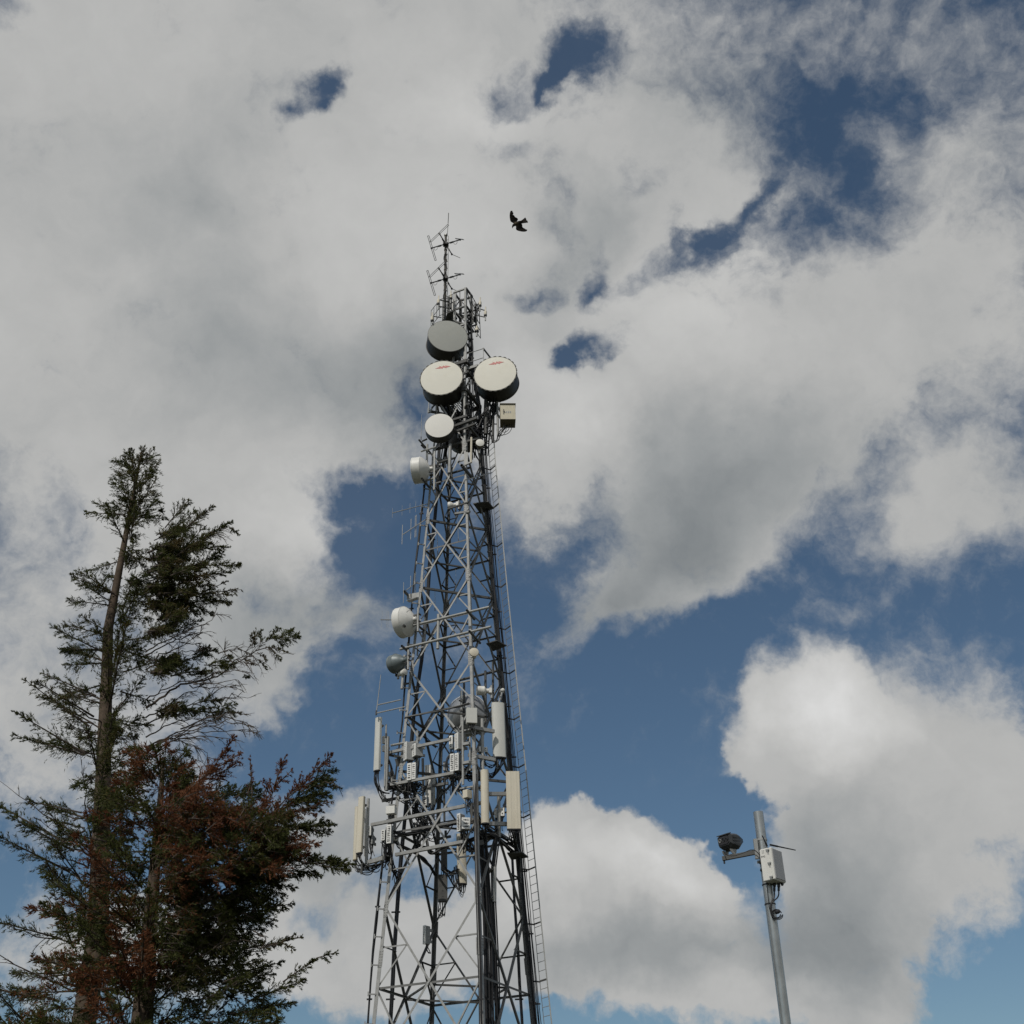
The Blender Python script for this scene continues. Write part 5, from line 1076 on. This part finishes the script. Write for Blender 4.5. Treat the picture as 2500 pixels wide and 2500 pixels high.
class Crown:
    def __init__(s): s.q = {'g': [], 'b': [], 'o': []}; s.w = MB()
    def plume(s, base, tip, width, kind='g', dens=1.0, stem=True, bend=0.0, blade=.046, bw=.0100):
        base, tip = np.array(base), np.array(tip); ax = tip - base; L_ = np.linalg.norm(ax); ax = ax / L_
        n = max(5, int(L_ * 46 * dens))
        t = rng.uniform(.04, 1.0, n) ** .9
        sagv = np.array([0, 0, bend * L_])
        pos = base + ax * L_ * t[:, None] + sagv * (4 * t * (1 - t))[:, None]
        ph = rng.uniform(0, 2 * np.pi, n); u = np.cross(ax, [0, 0, 1.]); u /= (np.linalg.norm(u) + 1e-9); v = np.cross(u, ax)
        th = np.radians(rng.uniform(22, 62, n))
        perp = u * np.cos(ph)[:, None] + v * (np.sin(ph) * .75)[:, None]
        sd = ax * np.cos(th)[:, None] + perp * np.sin(th)[:, None]; sd[:, 2] += rng.uniform(-.28, .18, n)
        sd /= np.linalg.norm(sd, axis=1)[:, None]
        prof = np.clip(np.minimum(t * 3.2 + .35, 1) * (1.06 - t) ** .65, .12, 1)
        ln = width * prof * rng.uniform(.45, 1.15, n)
        m = 20
        k = rng.uniform(.12, 1.0, (n, m))
        bp = pos[:, None, :] + sd[:, None, :] * (ln[:, None] * k)[..., None]
        bp[..., 2] -= (ln[:, None] * k ** 2) * .10
        bd = sd[:, None, :] + rng.normal(0, .42, (n, m, 3)); bd /= np.linalg.norm(bd, axis=2)[..., None]
        bl = blade * rng.uniform(.5, 1.35, (n, m)) * np.clip(.5 + ln[:, None] / .18, .5, 1.15)
        sv_ = np.cross(bd, rng.normal(0, 1, (n, m, 3))); sv_ /= (np.linalg.norm(sv_, axis=2)[..., None] + 1e-9)
        w_ = bw * rng.uniform(.6, 1.3, (n, m))
        p0 = bp; p2 = bp + bd * bl[..., None]; mid = bp + bd * (bl * .42)[..., None]
        Q = np.stack([p0, mid + sv_ * w_[..., None] / 2, p2, mid - sv_ * w_[..., None] / 2], axis=2).reshape(-1, 4, 3)
        if kind in s.q: s.q[kind].append(Q)
        elif kind == 'm':
            sel = rng.random(len(Q)) < .5; s.q['b'].append(Q[sel]); s.q['g'].append(Q[~sel])
        elif kind == 'n':
            sel = rng.random(len(Q)) < .4; s.q['o'].append(Q[sel]); s.q['g'].append(Q[~sel])
        if stem:
            pts = [V(base + ax * L_ * a + sagv * 4 * a * (1 - a)) for a in (0, .25, .5, .75, .97)]
            s.w.path(pts, .01, 5, 0, [.004 + .012 * L_ * (1 - a) for a in (0, .25, .5, .75, .97)])
            for i in range(0, n, 5): s.w.tube(V(pos[i]), V(pos[i] + sd[i] * ln[i] * .85), .0045, 3, 0, .002, False)
    def bare(s, pts, r0, subs=6, sl=.5):
        pts = [V(p) for p in pts]; pp = []
        for i in range(len(pts) - 1):
            for k_ in range(4): pp.append(pts[i].lerp(pts[i + 1], k_ / 4) + V(rng.normal(0, .012, 3)))
        pp.append(pts[-1]); N_ = len(pp)
        s.w.path(pp, r0, 5, 0, [max(.0025, r0 * (1 - .88 * i / (N_ - 1))) for i in range(N_)])
        for i in range(subs):
            k_ = rng.uniform(.2, .95); j = min(int(k_ * (N_ - 1)), N_ - 2); p = pp[j]; d = (pp[j + 1] - pp[j]).normalized()
            d2 = (d + V(rng.normal(0, .42, 3))).normalized(); l = sl * rng.uniform(.35, 1) * (1.1 - k_ * .6)
            q = [p, p + d2 * l * .35, p + (d2 - Z * .10) * l * .7, p + (d2 - Z * .25) * l]
            s.w.path(q, .003, 4, 0, [.0055, .0045, .0035, .002])
            for _ in range(3):
                e = q[1].lerp(q[3], rng.uniform(0, .8)); d3 = (d2 + V(rng.normal(0, .5, 3))).normalized()
                s.w.tube(e, e + d3 * l * .3, .003, 3, 0, .0015, False)
    def finish(s, root, names):
        org = np.array(root.location)
        for k, (nm, m) in names.items():
            if not s.q[k]: continue
            Q = np.concatenate(s.q[k]); n = len(Q)
            me = bpy.data.meshes.new(nm); me.vertices.add(n * 4); me.vertices.foreach_set('co', (Q.reshape(-1, 3) - org).ravel().astype(np.float32))
            me.loops.add(n * 4); me.loops.foreach_set('vertex_index', np.arange(n * 4, dtype=np.int32))
            me.polygons.add(n); me.polygons.foreach_set('loop_start', np.arange(0, n * 4, 4, dtype=np.int32)); me.polygons.foreach_set('loop_total', np.full(n, 4, dtype=np.int32))
            me.update(calc_edges=True); me.validate(); me.materials.append(m)
            o = bpy.data.objects.new(nm, me); COL.objects.link(o); o.parent = root
        s.w.build('branches', M['twig'], root)

def trunk(root, pts, rs):
    MB().path(pts, .1, 14, 0, rs).build('trunk', M['bark'], root)

# --- taller tree: thin crown with bare lower branches
YU = 17.0
def u_(x_, y_, dY=0.): return P(430 + x_ * .3416, 1200 + y_ * .3416, Y=YU + dY)
tb = P(352, 1500, Y=YU); tb = V((tb.x, YU, 0))
tree1 = thing('cypress_tree', tb, 'taller olive-green cypress with bare grey lower branches at the left', 'tree', 'cypress trees at the left')
c1 = Crown()
TOP1 = P(345, 1105, Y=YU)
trunk(tree1, [V((tb.x, YU, 0)), V((tb.x + .05, YU, TOP1.z * .4)), V((TOP1.x - .05, YU, TOP1.z * .75)), TOP1], [.2, .15, .075, .015])
def trunk1(z): return V((tb.x, YU, 0)).lerp(TOP1, min(.98, z / TOP1.z))
PL1 = [  # base x,y, tip x,y, width m, kind, dY, density
    (-60, 380, 265, 105, .30, 'n', 0, 1), (-40, 300, 140, 130, .28, 'g', .5, 1), (-80, 260, 90, 60, .3, 'n', -.3, 1), (20, 300, 215, 150, .2, 'g', .2, .9),
    (-40, 500, 200, 250, .33, 'g', .3, 1.1), (80, 400, 330, 245, .20, 'g', .1, 1), (240, 300, 398, 215, .17, 'g', .1, 1.2), (380, 255, 452, 312, .09, 'g', .1, 1.2),
    (0, 460, 270, 300, .3, 'n', -.3, 1), (40, 440, 372, 395, .24, 'g', 0, 1.2), (-20, 420, 240, 360, .34, 'n', .4, 1.2),
    (60, 560, 300, 450, .3, 'g', .2, 1.3), (160, 520, 456, 517, .24, 'g', 0, 1.5), (230, 480, 330, 440, .2, 'g', .1, 1.3), (100, 600, 395, 575, .26, 'g', .3, 1.2), (-40, 560, 210, 520, .36, 'n', -.4, 1.1), (-20, 640, 180, 560, .3, 'o', .1, 1),
    (-30, 720, 250, 660, .28, 'n', .2, 1.2), (180, 720, 365, 640, .12, 'o', 0, .6), (230, 720, 478, 700, .14, 'o', .1, .6), (90, 730, 425, 740, .17, 'n', -.1, .8), (20, 780, 250, 700, .34, 'g', .1, 1.3), (120, 740, 405, 798, .19, 'n', .1, 1.1),
    (0, 800, 280, 780, .34, 'g', -.2, 1.3), (60, 800, 265, 880, .22, 'n', .2, 1.1), (-40, 780, 150, 885, .27, 'g', 0, 1.1), (-60, 850, 80, 890, .2, 'n', .3, .9),
    (-30, 1010, 180, 915, .20, 'g', 0, 1.0), (-50, 940, 80, 920, .2, 'g', .3, .9), (-50, 1040, 110, 980, .16, 'g', .2, .7),
    (80, 1200, 290, 1125, .22, 'g', 0, 1.7), (110, 1170, 230, 1105, .18, 'g', .2, 1.5), (200, 1240, 425, 1235, .24, 'g', -.1, 1.7), (260, 1220, 400, 1180, .17, 'g', .1, 1.3), (-50, 1240, 100, 1200, .18, 'g', 0, .9),
    (-40, 1320, 260, 1285, .20, 'g', .2, 1.1), (-40, 1290, 150, 1260, .2, 'g', -.2, 1.0), (80, 1310, 330, 1290, .13, 'g', .1, .8),
    (540, 1120, 572, 985, .13, 'n', 0, .8), (600, 1090, 610, 990, .12, 'g', 0, .8), (560, 1110, 540, 1020, .1, 'o', .1, .7), (640, 1070, 735, 975, .17, 'g', 0, 1.2), (680, 1050, 875, 1035, .24, 'g', 0, 1.7), (740, 1040, 830, 990, .18, 'g', .1, 1.5), (700, 1060, 790, 1100, .15, 'g', .1, 1),
    (640, 1110, 805, 1155, .10, 'n', 0, .8), (700, 1140, 745, 1205, .09, 'g', 0, 1), (580, 1150, 645, 1205, .1, 'n', 0, .8), (590, 1200, 650, 1270, .06, 'g', 0, .9), (480, 1190, 560, 1240, .09, 'o', 0, .7), (430, 1110, 520, 1160, .07, 'o', .1, .5), (480, 1330, 525, 1325, .07, 'g', 0, 1.1),
    (-40, 1610, 300, 1540, .19, 'g', 0, 1.2), (150, 1570, 455, 1585, .20, 'g', .1, 1.5), (170, 1520, 235, 1455, .12, 'g', 0, 1.2), (180, 1500, 330, 1500, .17, 'g', .1, 1.2), (300, 1560, 420, 1520, .17, 'g', -.1, 1.3), (230, 1600, 310, 1620, .14, 'g', .1, 1.1), (-40, 1580, 120, 1560, .2, 'g', .2, 1.0), (-30, 1540, 160, 1590, .18, 'g', -.2, .9),
]
for bx, by, tx, ty, w, k_, dY, de in PL1: c1.plume(u_(bx, by, dY), u_(tx, ty, dY + rng.uniform(-.25, .25)), w, k_, de * 1.35, bend=rng.uniform(-.03, .05))
for x0, y0 in ((-40, 420), (-60, 520), (-90, 620), (-80, 720), (-60, 820), (-120, 460), (-140, 580), (-150, 700), (-140, 820), (-60, 330), (-40, 920), (-100, 1000), (-60, 1230), (-100, 1290), (-60, 1580), (80, 430), (60, 560), (50, 700), (40, 800), (30, 360), (110, 640), (10, 470), (10, 600), (0, 740)):      # inner sprays
    for _ in range(5 if x0 < 0 else 2): c1.plume(u_(x0 - 60 + rng.uniform(-40, 40), y0 + rng.uniform(-30, 30), rng.uniform(-.9, .9)), u_(x0 + rng.uniform(40, 130), y0 + rng.uniform(-90, 20), rng.uniform(-.9, .9)), .26, rng.choice(['g', 'n', 'o']), 1.1)
BR1 = [  # bare limbs
    [(-120, 1480), (35, 1375), (180, 1355), (300, 1322), (420, 1230), (560, 1140), (640, 1080), (720, 1020)], [(-100, 1420), (35, 1360), (200, 1340), (290, 1320)], [(400, 1220), (480, 1170), (560, 1060)], [(560, 1140), (650, 1110), (720, 1150), (770, 1160)],
    [(-100, 1080), (35, 1020), (190, 950), (290, 880), (395, 885)], [(-80, 1100), (35, 1050), (150, 1010), (225, 1000)], [(-80, 1200), (35, 1150), (180, 1120), (315, 1107)], [(-80, 1160), (35, 1110), (130, 1040), (190, 1010)],
    [(-80, 1550), (35, 1455), (150, 1410), (210, 1370)], [(-80, 1600), (35, 1545), (180, 1500), (300, 1490), (420, 1470), (540, 1465), (612, 1440)], [(300, 1490), (380, 1470), (405, 1440)],
    [(-80, 1760), (35, 1705), (200, 1660), (330, 1610), (430, 1590), (560, 1582)], [(-80, 1780), (35, 1730), (190, 1690), (350, 1655), (470, 1660), (590, 1690)], [(-80, 1780), (35, 1745), (200, 1720), (400, 1705), (540, 1720), (618, 1775)], [(-80, 1800), (35, 1765), (200, 1745), (350, 1765), (430, 1790), (485, 1850)],
    [(-80, 1760), (35, 1790), (160, 1830), (215, 1865), (240, 1935)], [(-80, 1830), (35, 1850), (110, 1890), (170, 1940)], [(-80, 1680), (35, 1640), (160, 1620), (250, 1650)], [(35, 1700), (160, 1640), (300, 1600), (470, 1640), (560, 1680)], [(-60, 1860), (35, 1870), (60, 1930)], [(35, 1080), (120, 1090), (200, 1115)], [(300, 1160), (400, 1135), (440, 1105)], [(400, 1220), (340, 1150), (350, 1120)],
    [(-40, 980), (60, 860), (200, 820)], [(-50, 700), (100, 640), (270, 600)], [(35, 340), (100, 230), (190, 160)], [(60, 460), (200, 330), (300, 270), (400, 255)], [(-40, 560), (35, 480), (60, 330)], [(200, 320), (290, 310), (350, 330)],
    [(160, 1350), (320, 1290), (450, 1280), (560, 1300)], [(120, 1375), (260, 1370), (420, 1350), (510, 1380)], [(80, 1400), (240, 1400), (370, 1390), (480, 1420)], [(200, 1500), (330, 1400), (430, 1390)], [(440, 1210), (520, 1225), (600, 1245)], [(500, 1175), (560, 1190), (620, 1230)],
]
for i, pl_ in enumerate(BR1):
    d0 = rng.uniform(-.35, .35) if i else 0
    if pl_[0][0] < 0: pl_ = [(-215, pl_[0][1] + 70)] + pl_
    c1.bare([u_(a, b, d0) for a, b in pl_], .021 if i == 0 else (.013 if len(pl_) > 4 else .010), 16 if len(pl_) > 4 else 6, .42)
# crown on the far side of the trunk and below the picture
for i in range(210):
    z = rng.uniform(.25, .98); p = trunk1(TOP1.z * z); rad = 1.9 * (1 - z) ** .55 + .35
    az = rng.uniform(-math.pi, math.pi)
    d = V((math.cos(az), math.sin(az), rng.uniform(.0, .6)))
    if d.x > 0: d.x = min(d.x, .55 / rad) if z > .45 else d.x
    tip = p + d * rad * rng.uniform(.45, 1)
    if z < .66 and rng.random() < .5: c1.bare([p, p.lerp(tip, .5) + V((0, 0, -.05)), tip], .014, 7, .4)
    if z > .5 or rng.random() < .5: c1.plume(p.lerp(tip, .2), tip, .32, rng.choice(['g', 'n', 'g']), 1.1)
for i in range(16):
    p = trunk1(TOP1.z * rng.uniform(.86, .99)); d = V((rng.uniform(-.5, .5), rng.uniform(-.5, .5), 1))
    c1.plume(p, p + d * rng.uniform(.3, .6), .2, 'n', 1.2)
c1.finish(tree1, {'g': ('crown', GREEN), 'o': ('browning_foliage', OLIVE), 'b': ('dead_foliage', BROWN)})

# --- nearer tree: dense crown with big rust-brown patches
YL_ = 14.0
def l_(x_, y_, dY=0.): return P(430 + x_ * .2898, 1780 + y_ * .2898, Y=YL_ + dY)
tb2 = V((P(380, 2100, Y=YL_).x, YL_ + .7, 0))
tree2 = thing('cypress_tree', tb2, 'nearer dense dark green cypress with rust-brown dead patches at the lower left', 'tree', 'cypress trees at the left')
c2 = Crown()
TOP2 = P(400, 1850, Y=YL_ + .7)
trunk(tree2, [tb2, tb2.lerp(TOP2, .5) + V((.04, 0, 0)), TOP2], [.22, .14, .02])
PL2 = [
    (900, 2130, 1180, 1940, .16, 'g', .2, 1.2), (500, 2050, 900, 1960, .2, 'g', .2, 1.2), (300, 2000, 760, 1960, .24, 'g', .3, 1.2), (400, 2130, 860, 2060, .24, 'g', .2, 1.2), (600, 2300, 1080, 2120, .24, 'g', .2, 1.3), (500, 2400, 1000, 2300, .26, 'g', .3, 1.2), (20, 640, 330, 310, .30, 'b', -.3, 1.3), (200, 450, 430, 170, .28, 'b', -.3, 1.3), (360, 260, 495, 60, .15, 'b', -.3, 1.1), (300, 400, 545, 265, .24, 'b', -.2, 1), (330, 330, 545, 195, .13, 'b', -.1, .9), (230, 480, 400, 400, .25, 'b', -.3, 1), (100, 520, 300, 350, .26, 'b', -.5, 1),
    (-60, 420, 155, 275, .17, 'b', 0, 1), (-60, 500, 140, 380, .3, 'g', .2, 1.4), (-40, 560, 90, 430, .3, 'g', .4, 1.4),
    (200, 620, 430, 465, .22, 'g', .2, 1.4), (330, 640, 500, 480, .18, 'g', .3, 1.2), (360, 600, 640, 490, .24, 'g', .2, 1.5), (480, 580, 700, 510, .26, 'g', .1, 1.6), (560, 600, 720, 560, .22, 'g', .3, 1.3), (520, 560, 700, 460, .12, 'g', .2, .9),
    (640, 540, 622, 235, .11, 'b', .1, .45), (600, 560, 640, 380, .08, 'b', .1, .4),
    (700, 760, 870, 420, .20, 'b', 0, .9), (820, 500, 925, 215, .16, 'b', 0, .8), (850, 470, 985, 335, .12, 'b', 0, .6), (780, 540, 740, 420, .12, 'b', .1, .6), (700, 700, 800, 430, .17, 'b', .2, .8),
    (760, 800, 1020, 480, .20, 'b', -.1, .9), (940, 580, 1170, 370, .17, 'b', -.1, .8), (1080, 460, 1320, 210, .15, 'b', -.1, .75), (1150, 390, 1200, 240, .09, 'b', -.1, .5), (1200, 330, 1330, 270, .10, 'b', -.1, .6), (1000, 540, 1060, 370, .11, 'b', 0, .6),
    (900, 680, 1180, 460, .30, 'g', .2, 1.6), (1060, 520, 1335, 345, .25, 'g', .1, 1.7), (1100, 520, 1330, 430, .22, 'g', .2, 1.7), (1150, 480, 1385, 490, .12, 'g', .1, 1), (960, 600, 1300, 560, .26, 'g', .2, 1.7), (1000, 620, 1220, 530, .26, 'g', .3, 1.6), (900, 640, 1230, 620, .22, 'g', .3, 1.4),
    (850, 740, 1120, 660, .20, 'm', .1, 1), (1000, 690, 1345, 600, .12, 'm', 0, .7), (1050, 680, 1240, 700, .13, 'm', .1, .7), (800, 760, 1070, 740, .22, 'm', .2, 1), (900, 700, 1180, 720, .14, 'b', -.1, .7),
    (760, 900, 1120, 810, .28, 'g', 0, 1.5), (960, 850, 1340, 800, .19, 'g', 0, 1.6), (1080, 840, 1280, 775, .16, 'g', .1, 1.3), (1050, 860, 1320, 870, .14, 'g', .1, 1.2), (1100, 830, 1250, 900, .12, 'g', 0, 1),
    (820, 980, 1050, 900, .26, 'b', -.2, 1.2), (900, 980, 1200, 960, .24, 'b', -.1, 1.3), (940, 990, 1110, 1050, .20, 'b', -.1, 1.2), (860, 1000, 1040, 1010, .24, 'm', 0, 1.1),
    (700, 1130, 1020, 1090, .3, 'g', .2, 1.6), (900, 1120, 1200, 1090, .24, 'g', .1, 1.6), (1060, 1130, 1360, 1100, .22, 'g', 0, 1.8), (1200, 1130, 1505, 1150, .19, 'g', 0, 1.8), (1130, 1110, 1180, 1050, .12, 'g', 0, 1.1), (1200, 1150, 1460, 1200, .15, 'g', .1, 1.4), (1080, 1150, 1215, 1250, .16, 'g', .1, 1.3),
    (720, 1190, 960, 1170, .24, 'b', -.4, 1), (800, 1200, 1180, 1220, .22, 'g', .2, 1.2), (560, 1260, 1005, 1340, .26, 'g', .2, 1.4), (640, 1280, 940, 1250, .26, 'g', .3, 1.3), (620, 1310, 930, 1405, .22, 'g', .2, 1.3), (800, 1250, 1060, 1230, .18, 'g', .4, 1),
    (420, 1440, 835, 1440, .26, 'g', .3, 1.3), (500, 1520, 840, 1480, .22, 'g', .3, 1.3), (640, 1510, 985, 1470, .18, 'g', .2, 1.2), (560, 1560, 920, 1520, .17, 'g', .2, 1), (300, 1560, 700, 1560, .3, 'g', .3, 1.2), (460, 1620, 830, 1650, .22, 'g', .3, 1.2), (380, 1660, 760, 1690, .2, 'g', .4, 1), (540, 1600, 840, 1600, .17, 'g', .2, 1),
    (250, 1720, 735, 1800, .22, 'g', .3, 1.1), (300, 1760, 640, 1760, .24, 'g', .4, 1), (480, 1740, 720, 1730, .14, 'g', .3, .8), (560, 1860, 900, 1800, .15, 'g', .2, .8), (700, 1850, 1070, 1750, .14, 'n', .1, .8), (880, 1800, 1010, 1870, .10, 'n', .1, .7), (820, 1830, 1000, 1730, .09, 'g', .1, .6), (300, 1870, 720, 1870, .22, 'g', .3, 1), (1180, 1930, 1355, 1880, .12, 'g', 0, 1.1),
]
for bx, by, tx, ty, w, k_, dY, de in PL2: c2.plume(l_(bx, by, dY), l_(tx, ty, dY + rng.uniform(-.25, .25)), w * .9, k_, de * 1.45, bend=rng.uniform(-.03, .05), blade=.040, bw=.0088)
# inner mass: region boxes (x0,y0,x1,y1), kinds, count, depth
REG = [((20, 560, 330, 900), ['b', 'b', 'b', 'm'], 46, (-.7, .4)), ((30, 900, 480, 1120), ['b', 'g', 'm'], 40, (-.4, .8)), ((30, 1050, 430, 1300), ['b', 'b', 'm', 'g'], 44, (-.8, .3)), ((280, 640, 700, 980), ['g', 'b', 'm'], 56, (-.4, .9)),
       ((480, 820, 860, 1180), ['g', 'g', 'g', 'm'], 70, (-.5, 1.0)), ((560, 760, 900, 900), ['g', 'n', 'm'], 24, (-.5, .6)), ((700, 900, 1000, 1130), ['b', 'm', 'g'], 24, (-.3, .6)), ((380, 1100, 820, 1300), ['g'], 52, (.0, 1.1)), ((30, 1280, 480, 1500), ['g', 'g', 'b'], 40, (.1, 1.1)), ((430, 1280, 720, 1420), ['g'], 24, (.1, 1.0)),
       ((30, 1480, 420, 1760), ['g'], 44, (-.1, 1.0)), ((30, 1740, 520, 1930), ['g', 'g', 'n'], 34, (.0, 1.0)), ((400, 1450, 700, 1650), ['g'], 18, (.1, .9)), ((-60, 1900, 650, 2300), ['g', 'g', 'n', 'g'], 70, (-.2, 1.0)), ((-60, 2250, 800, 2700), ['g'], 60, (-.2, 1.0)), ((-150, 600, 60, 1300), ['b', 'b', 'm', 'g'], 60, (-.8, .2)), ((-150, 1300, 80, 1950), ['g', 'g', 'm'], 50, (-.6, .4)), ((40, 1420, 420, 1930), ['g', 'g', 'n'], 30, (-.3, .5))]
for (x0, y0, x1, y1), ks_, n, (da, db) in REG:
    for _ in range(n):
        bx, by = rng.uniform(x0 - 60, x1 - 60), rng.uniform(y0, y1); ln = rng.uniform(120, 230); an = rng.normal(-.22, .5)
        d0 = rng.uniform(da, db)
        c2.plume(l_(bx, by, d0), l_(min(bx + ln * math.cos(an), x1 + 60), by + ln * math.sin(an), d0 + rng.uniform(-.3, .3)), rng.uniform(.16, .28), rng.choice(ks_), 1.1, blade=.040, bw=.0088)
for pl_ in ([(300, 1240), (480, 1210), (640, 1130), (760, 1060)], [(60, 1430), (300, 1400), (480, 1330)], [(180, 1480), (300, 1430)], [(600, 900), (760, 800), (880, 680)], [(0, 1300), (200, 1200), (420, 1140)], [(500, 1000), (560, 900)], [(640, 1700), (740, 1740), (760, 1790)], [(100, 800), (180, 560), (200, 500)], [(600, 800), (640, 560), (622, 260)], [(1240, 450), (1330, 455), (1388, 490)], [(200, 1900), (420, 1800), (600, 1780), (700, 1840)], [(1000, 1140), (1200, 1130), (1400, 1130)]):
    c2.bare([l_(a, b, -.1) for a, b in pl_], .009, 4, .25)
for i in range(330):                                                      # the half of the crown away from the picture
    z = rng.uniform(.12, 1.0); p = tb2.lerp(TOP2, z); rad = 2.3 * (1 - z) ** .55 + .3
    az = rng.uniform(-math.pi, math.pi); d = V((math.cos(az), math.sin(az), rng.uniform(-.05, .5)))
    if d.x > 0: d.x = min(d.x, .4 / rad) if z > .42 else d.x * .8
    tip = p + d * rad * rng.uniform(.45, 1)
    c2.plume(p.lerp(tip, .25), tip, .36, rng.choice(['g', 'g', 'b', 'm']), 1.0, blade=.05, bw=.011)
c2.finish(tree2, {'g': ('crown', GREEN), 'b': ('dead_foliage', BROWN), 'o': ('browning_foliage', OLIVE)})

for o in list(bpy.data.objects):
    if 'org' in o: del o['org']
sc.cycles.max_bounces = 6
